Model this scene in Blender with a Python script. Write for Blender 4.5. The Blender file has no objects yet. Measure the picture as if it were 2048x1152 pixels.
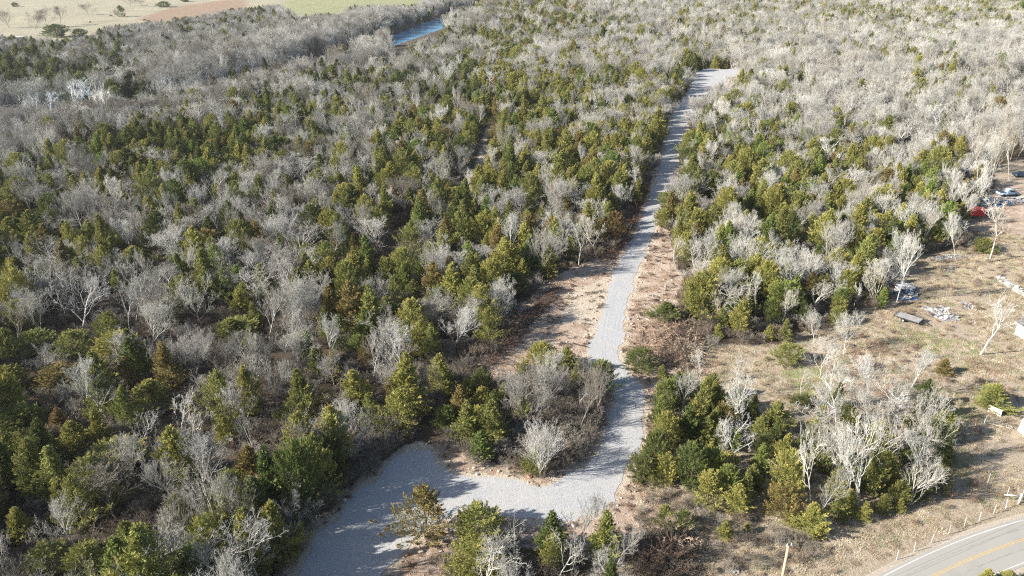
import bpy, bmesh, math, random
import numpy as np
from mathutils import Vector, Matrix

# ------------------------------------------------------------------ camera, sky, sun, exposure
F, TILT, CAM_H = 1550.0, math.atan(.46), 60.0          # focal length in photo pixels, downward tilt, metres above the plateau
S = bpy.context.scene
cam_d = bpy.data.cameras.new('camera'); cam = bpy.data.objects.new('camera', cam_d); S.collection.objects.link(cam)
cam_d.sensor_width = 36; cam_d.lens = F/2048*36; cam_d.clip_start = .5; cam_d.clip_end = 12000
cam.location = (0, 0, CAM_H); cam.rotation_euler = (math.pi/2-TILT, 0, 0); S.camera = cam
SUN_EL, SHADOW_AZ = math.radians(28), math.radians(16.5)   # shadows fall towards this azimuth, counted from +X
to_sun = Vector((-math.cos(SHADOW_AZ)*math.cos(SUN_EL), -math.sin(SHADOW_AZ)*math.cos(SUN_EL), math.sin(SUN_EL)))
w = bpy.data.worlds.new("World"); S.world = w; w.use_nodes = True
nt = w.node_tree; bg = nt.nodes['Background']
sky = nt.nodes.new('ShaderNodeTexSky'); sky.sky_type = 'NISHITA'; sky.sun_disc = False
sky.sun_elevation = SUN_EL; sky.sun_rotation = math.atan2(to_sun.x, to_sun.y)
nt.links.new(sky.outputs[0], bg.inputs[0]); bg.inputs[1].default_value = .07
sun_d = bpy.data.lights.new('sun', 'SUN'); sun = bpy.data.objects.new('sun', sun_d); S.collection.objects.link(sun)
sun_d.energy = 5.0; sun_d.angle = math.radians(.5); sun_d.color = (1, .94, .84)
sun.rotation_euler = (-to_sun).to_track_quat('-Z', 'Y').to_euler()
S.view_settings.view_transform = 'Standard'; S.view_settings.look = 'None'
S.view_settings.exposure = 1.2; S.view_settings.gamma = 1
S.render.engine = 'CYCLES'
S.cycles.max_bounces = 5; S.cycles.diffuse_bounces = 3; S.cycles.transmission_bounces = 3; S.cycles.transparent_max_bounces = 4
S.cycles.volume_bounces = 0; S.cycles.use_denoising = False; S.cycles.filter_width = 1.15; S.cycles.sample_clamp_indirect = 3

rnd = random.Random(7); rng = np.random.default_rng(11)
COL = S.collection
# ------------------------------------------------------------------ survey: photo pixel (2048 wide) <-> point on the land
ct, st = math.cos(TILT), math.sin(TILT)
def ground(px, py, z=0.0):
    u = (px-1024)/F; v = -(py-576)/F
    r = (u, ct+v*st, -st+v*ct); t = (z-CAM_H)/r[2]
    return (r[0]*t, r[1]*t)
def photo(x, y, z):
    z = z-CAM_H; d = y*ct-z*st; v = y*st+z*ct
    return 1024+F*x/d, 576-F*v/d, d
def seg_dist(P, poly, closed):
    P = np.asarray(P, float); A = np.asarray(poly, float)
    B = np.roll(A, -1, 0) if closed else A[1:]; A = A if closed else A[:-1]
    best = np.full(len(P), 1e18); side = np.zeros(len(P))
    for a, b in zip(A, B):
        ab = b-a; t = np.clip(((P-a)@ab)/(ab@ab), 0, 1); q = P-(a+t[:, None]*ab); d = (q**2).sum(1)
        m = d < best; best[m] = d[m]
        cr = ab[0]*(P[:, 1]-a[1])-ab[1]*(P[:, 0]-a[0]); side[m] = np.sign(cr[m])
    return np.sqrt(best), side
def inside(P, poly):
    P = np.asarray(P, float); A = np.asarray(poly, float); n = len(A); c = np.zeros(len(P), bool); j = n-1
    for i in range(n):
        xi, yi = A[i]; xj, yj = A[j]
        k = ((yi > P[:, 1]) != (yj > P[:, 1]))
        with np.errstate(divide='ignore', invalid='ignore'):
            c ^= k & (P[:, 0] < (xj-xi)*(P[:, 1]-yi)/(yj-yi+1e-30)+xi)
        j = i
    return c
def sdf(P, poly):                                        # positive inside, metres
    d, _ = seg_dist(P, poly, True); return np.where(inside(P, poly), d, -d)
def sstep(a, b, x):
    t = np.clip((x-a)/(b-a), 0, 1); return t*t*(3-2*t)
def G(pts, z=0.0): return [ground(px, py, z) for px, py in pts]

RIVER = [(-520, 150)]+G([(-200, 300), (0, 272), (150, 262), (300, 238), (450, 203), (560, 170), (650, 133), (735, 105), (795, 84), (848, 63), (885, 46), (925, 33), (1000, 18)], -10)+[(140, 1500), (360, 4100)]
RW = 15.0
def height(P):
    P = np.asarray(P, float); d, side = seg_dist(P, RIVER, False)
    near = -10.8+10.8*sstep(RW+4, RW+19, d); far = -10.8+3.8*sstep(RW-1, RW+9, d)
    h = np.where(side > 0, far, near)
    dist = np.hypot(P[:, 0], P[:, 1])
    roll = (np.sin(P[:, 0]*.011+1.3)*np.cos(P[:, 1]*.009)*2.2+np.sin(P[:, 0]*.027+P[:, 1]*.021)*1.0)*sstep(260, 420, dist)*(side < 0)*sstep(RW+15, RW+80, d)
    return h+roll
def h1(x, y): return float(height([(x, y)])[0])
def on_land(px, py):
    z = 0.0
    for _ in range(12):
        x, y = ground(px, py, z); z2 = h1(x, y)
        if abs(z2-z) < .02: break
        z = z+.6*(z2-z)
    return x, y, z

# ------------------------------------------------------------------ material helpers
def mat(name, rough=.8):
    m = bpy.data.materials.new(name); m.use_nodes = True
    b = m.node_tree.nodes['Principled BSDF']; b.inputs['Roughness'].default_value = rough
    b.inputs['Specular IOR Level'].default_value = .25
    return m, m.node_tree, b
def nd(t, kind, **k):
    n = t.nodes.new(kind)
    for a, v in k.items(): setattr(n, a, v)
    return n
def noise(t, scale, detail=4, rough=.6, vec=None):
    n = nd(t, 'ShaderNodeTexNoise'); n.inputs['Scale'].default_value = scale; n.inputs['Detail'].default_value = detail
    n.inputs['Roughness'].default_value = rough
    if vec is not None: t.links.new(vec, n.inputs['Vector'])
    return n.outputs['Fac']
def ramp(t, fac, stops):
    r = nd(t, 'ShaderNodeValToRGB'); e = r.color_ramp.elements
    while len(e) < len(stops): e.new(.5)
    for el, (p, c) in zip(e, stops): el.position = p; el.color = (*c, 1) if len(c) == 3 else c
    t.links.new(fac, r.inputs[0]); return r.outputs[0]
def mix(t, fac, a, b, mode='MIX'):
    n = nd(t, 'ShaderNodeMix', data_type='RGBA', blend_type=mode)
    for sock, v in ((n.inputs[0], fac), (n.inputs[6], a), (n.inputs[7], b)):
        if isinstance(v, (int, float)): sock.default_value = v
        elif isinstance(v, tuple): sock.default_value = (*v, 1) if len(v) == 3 else v
        else: t.links.new(v, sock)
    return n.outputs[2]
def math_(t, op, a, b=0.0, c=None):
    n = nd(t, 'ShaderNodeMath', operation=op)
    for s, v in zip(n.inputs, (a, b, c)):
        if v is None: continue
        if isinstance(v, (int, float)): s.default_value = v
        else: t.links.new(v, s)
    return n.outputs[0]
def bump(t, b, hsock, strength=.6, dist=.05):
    n = nd(t, 'ShaderNodeBump'); n.inputs['Strength'].default_value = strength; n.inputs['Distance'].default_value = dist
    t.links.new(hsock, n.inputs['Height']); t.links.new(n.outputs[0], b.inputs['Normal'])
def pos(t): return nd(t, 'ShaderNodeNewGeometry').outputs['Position']
def objco(t): return nd(t, 'ShaderNodeTexCoord').outputs['Object']
def plain(name, c, rough=.7, var=.25, scale=3, metal=0):
    m, t, b = mat(name, rough); n = noise(t, scale, 5, .65, objco(t))
    lo = tuple(v*(1-var) for v in c); hi = tuple(min(1, v*(1+var)) for v in c)
    t.links.new(ramp(t, n, [(.3, lo), (.7, hi)]), b.inputs['Base Color']); b.inputs['Metallic'].default_value = metal
    return m

# foliage: colour = the plant's own tint, golden at spray tips, sunlit brightness painted in
def foliage_mat():
    m, t, b = mat('cedar_foliage', .7)
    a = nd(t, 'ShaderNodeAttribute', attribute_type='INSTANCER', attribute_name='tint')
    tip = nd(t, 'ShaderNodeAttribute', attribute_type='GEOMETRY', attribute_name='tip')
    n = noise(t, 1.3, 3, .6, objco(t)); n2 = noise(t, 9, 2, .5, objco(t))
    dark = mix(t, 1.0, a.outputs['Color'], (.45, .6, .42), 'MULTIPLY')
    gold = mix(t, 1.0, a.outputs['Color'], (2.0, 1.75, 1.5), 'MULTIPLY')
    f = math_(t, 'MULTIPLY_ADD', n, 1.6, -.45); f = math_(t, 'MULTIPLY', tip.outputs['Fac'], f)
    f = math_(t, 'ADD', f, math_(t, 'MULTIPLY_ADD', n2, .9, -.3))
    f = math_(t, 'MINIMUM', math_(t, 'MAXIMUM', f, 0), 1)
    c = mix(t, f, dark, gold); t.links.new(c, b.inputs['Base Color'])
    tr = nd(t, 'ShaderNodeBsdfTranslucent'); t.links.new(c, tr.inputs[0])
    ms = nd(t, 'ShaderNodeMixShader'); ms.inputs[0].default_value = .22
    t.links.new(b.outputs[0], ms.inputs[1]); t.links.new(tr.outputs[0], ms.inputs[2])
    t.links.new(ms.outputs[0], t.nodes['Material Output'].inputs[0]); return m
def bark_mat(name, base, amount=1.0):
    m, t, b = mat(name, .85)
    a = nd(t, 'ShaderNodeAttribute', attribute_type='INSTANCER', attribute_name='tint')
    n = noise(t, 2.2, 4, .7, objco(t)); c = ramp(t, n, [(.3, tuple(v*.68 for v in base)), (.65, base)])
    c = mix(t, amount, c, a.outputs['Color'], 'MULTIPLY'); t.links.new(c, b.inputs['Base Color']); return m
M_CEDAR = foliage_mat()
M_CTRUNK = plain('cedar_bark', (.17, .12, .09), .9)
M_BARK = bark_mat('grey_bark', (1, 1, 1))
M_BRUSH = bark_mat('brush_twigs', (1, 1, 1))

# ------------------------------------------------------------------ mesh helpers
def mesh_np(name, V, Fq, mats, fmat=None, attr=None, smooth=False, nside=4):
    me = bpy.data.meshes.new(name); V = np.asarray(V, np.float32); Fq = np.asarray(Fq, np.int32)
    me.vertices.add(len(V)); me.vertices.foreach_set('co', V.ravel())
    me.loops.add(Fq.size); me.loops.foreach_set('vertex_index', Fq.ravel())
    me.polygons.add(len(Fq)); me.polygons.foreach_set('loop_start', np.arange(0, Fq.size, Fq.shape[1], dtype=np.int32))
    for m in mats: me.materials.append(m)
    if fmat is not None: me.polygons.foreach_set('material_index', np.asarray(fmat, np.int32))
    me.polygons.foreach_set('use_smooth', np.full(len(Fq), smooth))
    me.update(calc_edges=True)
    for k, v in (attr or {}).items():
        v = np.asarray(v, np.float32)
        if v.ndim == 1: at = me.attributes.new(k, 'FLOAT', 'POINT'); at.data.foreach_set('value', v)
        else: at = me.attributes.new(k, 'FLOAT_COLOR', 'POINT'); at.data.foreach_set('color', v.ravel())
    return me
def tubes(segs, sides=3):
    s = np.asarray(segs, float); p0, p1, r0, r1 = s[:, 0:3], s[:, 3:6], s[:, 6], s[:, 7]
    d = p1-p0; L = np.linalg.norm(d, axis=1, keepdims=True)+1e-9; d = d/L
    up = np.where(np.abs(d[:, 2:3]) > .9, np.array([[1., 0, 0]]), np.array([[0, 0, 1.]]))
    a = np.cross(d, up); a /= np.linalg.norm(a, axis=1, keepdims=True)+1e-9; b = np.cross(d, a)
    V = []; n = len(s)
    for k in range(sides):
        c, s_ = math.cos(2*math.pi*k/sides), math.sin(2*math.pi*k/sides); o = a*c+b*s_
        V.append(p0+o*r0[:, None]); V.append(p1+o*r1[:, None])
    V = np.stack(V, 1).reshape(-1, 3); base = np.arange(n)[:, None]*(2*sides); Fs = []
    for k in range(sides):
        j = (k+1) % sides; Fs.append(base+np.array([[2*k, 2*j, 2*j+1, 2*k+1]]))
    return V, np.concatenate(Fs, 0)
def link(name, me, parent=None, **props):
    o = bpy.data.objects.new(name, me); COL.objects.link(o)
    if parent is not None: o.parent = parent
    for k, v in props.items(): o[k] = v
    return o
def structure(o): o['kind'] = 'structure'; return o

# ------------------------------------------------------------------ bare trees
def norm(v): return v/(np.linalg.norm(v)+1e-9)
def grow_bare(r, H=11, spread=4.0, fork=.3, limbs=9, kids=(6, 5, 4), tw=.0115, r0=.15, up=.25, crook=.16, multi=1, ang=(28, 52)):
    trunk, crown = [], []
    def branch(p, d, L, rad, lvl, out):
        n = (6, 5, 4, 3, 2)[lvl]; step = L/n; pts = [(p, rad)]
        for i in range(n):
            d = norm(d+np.array([r.gauss(0, crook), r.gauss(0, crook), r.gauss(0, crook*.6)+(up*.5 if lvl else .04)]))
            q = p+d*step; r2 = max(tw*.7, rad*(1-(i+1)/n*(.62 if lvl < 2 else .5)))
            rr = max(tw*.75, rad*(1-i/n*(.62 if lvl < 2 else .5)))
            out.append((*p, *q, rr, r2)); p = q; pts.append((p, r2))
        return pts, d
    def sub(pts, d_end, L, lvl):
        if lvl > 4: return
        nk = {1: limbs, 2: kids[0], 3: kids[1], 4: kids[2]}[lvl]
        a0 = r.uniform(0, 6.28); N = len(pts)-1
        for k in range(nk):
            t = (fork if lvl == 1 else .22)+(1-(fork if lvl == 1 else .22))*(k+.5+r.uniform(-.3, .3))/nk
            f = min(t*N, N-.001); i = int(f); q = pts[i][0]*(1-(f-i))+pts[i+1][0]*(f-i); rq = pts[i][1]
            dl = norm(pts[i+1][0]-pts[i][0])
            az = a0+k*2.4+r.uniform(-.5, .5); al = math.radians(r.uniform(*ang)) if lvl > 1 else math.radians(r.uniform(ang[0], ang[1]))*(1.15-.55*t)
            e1 = norm(np.cross(dl, np.array([.3, .2, 1.]) if abs(dl[2]) < .9 else np.array([1., 0, .1]))); e2 = np.cross(dl, e1)
            d = norm(dl*math.cos(al)+(e1*math.cos(az)+e2*math.sin(az))*math.sin(al)+np.array([0, 0, up*.4]))
            if lvl == 1: Lk = min((H*(1-t)+H*.12), spread*1.35)*r.uniform(.75, 1.1)
            else: Lk = L*r.uniform(.38, .62)*(1.15-.6*t)
            rk = max(tw, min(rq*.8, {1: r0*.42, 2: r0*.17, 3: tw*1.3, 4: tw}[lvl]*r.uniform(.8, 1.15)))
            o = trunk if lvl == 1 else crown
            pp_, de = branch(q, d, Lk, rk, lvl, o); sub(pp_, de, Lk, lvl+1)
    for s in range(multi):
        az = 6.28*s/multi+r.uniform(-.4, .4); ln = .02 if multi == 1 else r.uniform(.22, .42)
        d = norm(np.array([math.cos(az)*ln, math.sin(az)*ln, 1.]))
        pts, de = branch(np.array([math.cos(az), math.sin(az), 0.])*(.18 if multi > 1 else 0)-np.array([0, 0, .3]), d, H*(.9 if multi == 1 else .8), r0*(1 if multi == 1 else .75), 0, trunk)
        sub(pts, de, H*.6, 1)
    T, Fq = tubes(trunk, 5); C, Cq = tubes(crown, 3)
    return T, Fq, C, Cq
BARE_SPEC = [  # form, kwargs : real size in metres
    ('round', dict(H=9.5, spread=4.8, fork=.2, limbs=13, kids=(7, 7, 5), r0=.13, ang=(30, 60))),
    ('round', dict(H=9, spread=5.0, fork=.16, limbs=14, kids=(7, 7, 5), r0=.12, crook=.19, ang=(34, 66))),
    ('upright', dict(H=11, spread=3.8, fork=.25, limbs=12, kids=(7, 6, 5), r0=.14, up=.4, ang=(26, 50))),
    ('upright', dict(H=11, spread=3.6, fork=.3, limbs=12, kids=(6, 6, 5), r0=.13, up=.35, ang=(26, 50))),
    ('spreading', dict(H=9.5, spread=6.0, fork=.2, limbs=10, kids=(7, 7, 6), r0=.17, crook=.22, ang=(38, 68))),
    ('crooked', dict(H=9, spread=4.8, fork=.25, limbs=7, kids=(5, 5, 5), r0=.18, crook=.32, ang=(38, 72), tw=.015)),
    ('sparse', dict(H=11, spread=3.6, fork=.38, limbs=9, kids=(5, 5, 4), r0=.14, crook=.19, tw=.012, ang=(32, 58))),
    ('many-stemmed', dict(H=7.5, spread=3.4, fork=.25, limbs=8, kids=(5, 5, 4), r0=.09, multi=6, crook=.16, up=.3, ang=(26, 52))),
    ('forked', dict(H=9.5, spread=4.8, fork=.3, limbs=6, kids=(4, 5, 4), r0=.19, multi=4, crook=.26, ang=(32, 62), tw=.012)),
]
BARE_SPEC += [BARE_SPEC[k] for k in (0, 1, 2, 4, 6)]
BARE = []
for i, (form, kw) in enumerate(BARE_SPEC):
    r = random.Random(100+i); T, Tq, C, Cq = grow_bare(r, **kw)
    hgt = max(T[:, 2].max(), C[:, 2].max()); rad = float(np.percentile(np.hypot(C[:, 0], C[:, 1]), 88))
    BARE.append(dict(form=form, H=hgt, R=rad, trunk=mesh_np('bare_trunk', T, Tq, [M_BARK]), crown=mesh_np('bare_crown', C, Cq, [M_BARK]),
                     whole=mesh_np('bare_whole', np.vstack([T, C]), np.vstack([Tq, Cq+len(T)]), [M_BARK])))
# ------------------------------------------------------------------ cedars
def grow_cedar(r, H=7.5, R=2.5, shape='cone', plumes=170, leaves=72, inner=1700):
    rn = np.random.default_rng(r.randrange(10**6)); P, D, S_, T = [], [], [], []
    def prof(t):
        if shape == 'cone': return (1-t)**.75*(.55+.45*min(1, t*4+.3))
        if shape == 'column': return (1-t**2.4)**.8*(.6+.4*min(1, t*3))
        return math.sqrt(max(0, 1-(max(0, t-.38)/.62)**2))*(.7+.3*min(1, t*4))      # round
    lobes = [(r.uniform(0, 6.28), r.uniform(.15, .8), r.uniform(.12, .34)) for _ in range(7)]
    def rad(t, az):
        k = prof(t)
        for la, lt, lw in lobes: k *= 1+lw*math.exp(-((t-lt)/.16)**2)*math.cos(az-la)
        return max(.06, k)*R
    z0 = H*.07
    for k in range(plumes):
        t = r.random()**1.05 if shape != 'round' else r.random()**.9
        az = r.uniform(0, 6.28); rr = rad(t, az)*r.uniform(.68, 1.14); z = z0+t*(H-z0)*.94
        out = np.array([math.cos(az), math.sin(az), 0.])
        rise = .35+1.1*t+r.uniform(-.15, .3); d = norm(out+np.array([0, 0, rise])+np.array([r.gauss(0, .2), r.gauss(0, .2), 0]))
        L = r.uniform(.7, 1.7)*(.75+.25*R/2.5); tip = out*rr+np.array([0, 0, z]); base = tip-d*L
        n = int(leaves*r.uniform(.7, 1.3)); u = rn.random(n)**.75
        sp = (.36*(1-u)+.05)*L*.85
        p = base+d*u[:, None]*L*1.08+rn.normal(0, 1, (n, 3))*sp[:, None]*.55
        dd = d+rn.normal(0, .38, (n, 3)); dd /= np.linalg.norm(dd, axis=1, keepdims=True)
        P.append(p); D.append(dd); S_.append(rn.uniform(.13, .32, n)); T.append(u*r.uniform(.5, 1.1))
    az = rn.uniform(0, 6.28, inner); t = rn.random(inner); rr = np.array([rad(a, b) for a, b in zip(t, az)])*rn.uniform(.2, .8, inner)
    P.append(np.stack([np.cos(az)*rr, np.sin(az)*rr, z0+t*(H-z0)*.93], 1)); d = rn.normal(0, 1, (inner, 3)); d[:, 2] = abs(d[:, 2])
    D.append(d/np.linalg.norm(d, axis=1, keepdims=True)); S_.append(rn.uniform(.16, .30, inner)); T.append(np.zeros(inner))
    P, D, S_, T = np.vstack(P), np.vstack(D), np.concatenate(S_), np.concatenate(T)
    P[:, 2] = np.maximum(P[:, 2], .12)
    q = rn.normal(0, 1, P.shape); a = np.cross(D, q); a /= np.linalg.norm(a, axis=1, keepdims=True)+1e-9
    wd = (S_*.25)[:, None]; L = S_[:, None]
    V = np.stack([P-D*L*.4, P+a*wd*.6+D*L*.05, P+D*L*.75, P-a*wd*.6+D*L*.05], 1).reshape(-1, 3)
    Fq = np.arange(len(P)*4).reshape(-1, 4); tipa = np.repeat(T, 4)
    segs = []; p = np.array([0, 0, -.3])
    for i in range(6):
        qn = np.array([r.gauss(0, .05), r.gauss(0, .05), H*.88*(i+1)/6]); segs.append((*p, *qn, .15*(1-i/6.5), .15*(1-(i+1)/6.5))); p = qn
    for i in range(12):
        t = .12+i/16; az = i*2.4; rr = R*prof(t)*.7; b = np.array([0, 0, H*t]); segs.append((*b, math.cos(az)*rr, math.sin(az)*rr, H*t+rr*.5, .04, .015))
    TV, TF = tubes(segs, 5)
    return V, Fq, tipa, TV, TF
CEDAR_SPEC = [('pointed', dict(H=7.5, R=2.3, shape='cone')), ('pointed', dict(H=8, R=2.0, shape='cone', plumes=150)),
              ('rounded', dict(H=6.5, R=2.7, shape='round', plumes=200)), ('rounded', dict(H=7, R=3.0, shape='round', plumes=220)),
              ('broad', dict(H=7, R=2.8, shape='cone', plumes=200)), ('columnar', dict(H=8, R=1.9, shape='column', plumes=170)),
              ('ragged', dict(H=7.5, R=2.7, shape='column', plumes=130, leaves=60, inner=700)), ('low', dict(H=3.6, R=2.2, shape='round', plumes=110, inner=900))]
CEDAR = []
for i, (form, kw) in enumerate(CEDAR_SPEC):
    r = random.Random(300+i); V, Fq, tipa, TV, TF = grow_cedar(r, **kw)
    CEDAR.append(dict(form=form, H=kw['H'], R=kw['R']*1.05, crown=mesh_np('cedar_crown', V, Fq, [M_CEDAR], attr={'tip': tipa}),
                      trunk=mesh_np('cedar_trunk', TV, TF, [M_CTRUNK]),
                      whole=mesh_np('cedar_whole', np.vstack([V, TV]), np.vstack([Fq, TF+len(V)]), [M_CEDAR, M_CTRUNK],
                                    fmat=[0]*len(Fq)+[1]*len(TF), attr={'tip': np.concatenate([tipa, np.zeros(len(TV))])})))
# colour words -> albedo
CT = {'golden olive': (.35, .325, .12), 'olive green': (.28, .28, .11), 'fresh green': (.23, .27, .095), 'dark green': (.145, .165, .065),
      'bronze': (.275, .215, .10), 'rusty': (.28, .185, .10)}
BT = {'pale grey': (.50, .485, .44), 'silver white': (.58, .565, .525), 'ash grey': (.38, .365, .33), 'brown grey': (.28, .25, .21), 'cream': (.53, .495, .43), 'bone white': (.69, .675, .63)}

# ------------------------------------------------------------------ zones of the land, surveyed from the photograph
DRIVE = G([(1392, 144), (1412, 137), (1452, 139), (1490, 134), (1482, 150), (1455, 158), (1452, 172), (1428, 186), (1410, 202), (1388, 222), (1368, 262), (1358, 300), (1350, 340), (1338, 380), (1322, 420),
           (1306, 460), (1292, 500), (1279, 530), (1268, 560), (1258, 600), (1244, 650), (1238, 700), (1240, 725), (1256, 745), (1278, 775), (1290, 820), (1284, 860), (1270, 905),
           (1258, 935), (1241, 972), (1213, 1009), (1169, 1040), (1090, 1034), (1035, 1027), (947, 1024), (902, 1030), (850, 1056), (806, 1100), (785, 1140), (748, 1190), (700, 1290),
           (520, 1290), (560, 1200), (595, 1150), (626, 1080), (672, 1045), (714, 984), (759, 950), (782, 925), (817, 901), (851, 893), (868, 912), (885, 945), (936, 956), (990, 954), (1039, 957),
           (1056, 975), (1085, 978), (1121, 964), (1176, 928), (1206, 888), (1221, 850), (1223, 800), (1206, 770), (1184, 742), (1175, 718), (1180, 690), (1197, 650), (1212, 600),
           (1226, 560), (1238, 530), (1252, 500), (1269, 460), (1290, 420), (1306, 380), (1317, 340), (1328, 300), (1338, 260), (1350, 220), (1364, 198), (1380, 178), (1386, 160)])
CLEARING = G([(1250, 500), (1180, 520), (1120, 548), (1080, 575), (1035, 625), (1000, 675), (955, 730), (960, 765), (1020, 770), (1070, 740), (1170, 735), (1200, 690), (1240, 560)])
SOIL_R = G([(1300, 430), (1330, 440), (1345, 500), (1365, 560), (1352, 610), (1380, 660), (1405, 700), (1400, 745), (1330, 760), (1325, 800), (1340, 860), (1290, 900), (1280, 960), (1320, 1000), (1330, 1060),
            (1250, 1090), (1180, 1080), (1150, 1048), (1215, 1000), (1262, 920), (1290, 820), (1260, 740), (1236, 700), (1250, 620), (1280, 520)])
SOIL_L = G([(800, 905), (870, 880), (900, 880), (960, 925), (1040, 925), (1130, 915), (1175, 880), (1200, 830), (1215, 850), (1195, 900), (1130, 985), (1050, 1000), (930, 975), (870, 960)])
SOIL_B = G([(780, 1152), (800, 1095), (850, 1050), (930, 1030), (1160, 1045), (1250, 1085), (1200, 1130), (1000, 1080), (900, 1100), (880, 1180), (790, 1230), (720, 1260)])
SOIL_E = G([(720, 985), (690, 1020), (640, 1060), (600, 1150), (560, 1152), (590, 1090), (640, 1020), (700, 970), (760, 925), (775, 925)])
OPEN = G([(1330, 770), (1395, 700), (1440, 690), (1560, 690), (1610, 665), (1680, 650), (1720, 620), (1770, 610), (1770, 560), (1800, 520), (1860, 506), (1935, 500), (1925, 430), (1905, 400), (1985, 395),
          (1990, 340), (2010, 325), (2200, 300), (2500, 700), (2700, 1300), (1100, 1330), (1180, 1110), (1290, 1000), (1320, 900)])
GREENS = [G(p) for p in ([(1790, 655), (1850, 665), (1900, 680), (1920, 700), (1860, 705), (1800, 680)], [(1925, 685), (1950, 690), (1955, 712), (1930, 710)], [(1920, 720), (1960, 725), (1975, 745), (1940, 742)],
          [(1860, 770), (1940, 790), (1960, 840), (1880, 880), (1840, 850)], [(1890, 900), (1950, 920), (1935, 960), (1880, 940)], [(1560, 740), (1640, 730), (1690, 790), (1600, 800)])]
REDS = [G(p) for p in ([(1700, 690), (1770, 685), (1780, 705), (1700, 715)], [(1730, 760), (1790, 765), (1780, 800), (1735, 790)], [(1380, 720), (1440, 725), (1430, 750), (1370, 750)], [(1930, 715), (2000, 725), (2040, 760), (1950, 750)],
        [(1765, 618), (1840, 622), (1830, 640), (1760, 635)], [(1690, 655), (1720, 660), (1725, 680), (1690, 680)])]
YARD = G([(1930, 400), (2010, 375), (2120, 360), (2140, 420), (2060, 440), (2048, 470), (1960, 455), (1935, 435)])
FIELD = G([(-300, 95), (0, 72), (100, 84), (188, 76), (200, 60), (308, 48), (380, 40), (470, 26), (560, 16), (600, 4), (700, -6), (700, -40), (-700, -40), (-700, 110)], -7)
FIELD_RED = G([(262, 40), (308, 47), (380, 41), (470, 27), (500, 12), (500, 0), (440, 0), (340, 14)], -7)
FIELD_GREEN = G([(560, 18), (600, 36), (690, 34), (770, 22), (880, 12), (900, -6), (560, -8)], -7)
GLADE = G([(1062, 206), (1098, 206), (1102, 222), (1082, 244), (1058, 240)])
LANE = G([(1000, 225), (982, 245), (974, 275), (964, 310), (952, 345), (944, 380), (932, 400)])
LANE2 = G([(806, 455), (790, 490), (772, 535)])
STRIP = G([(868, 900), (860, 875), (850, 850)])

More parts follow.
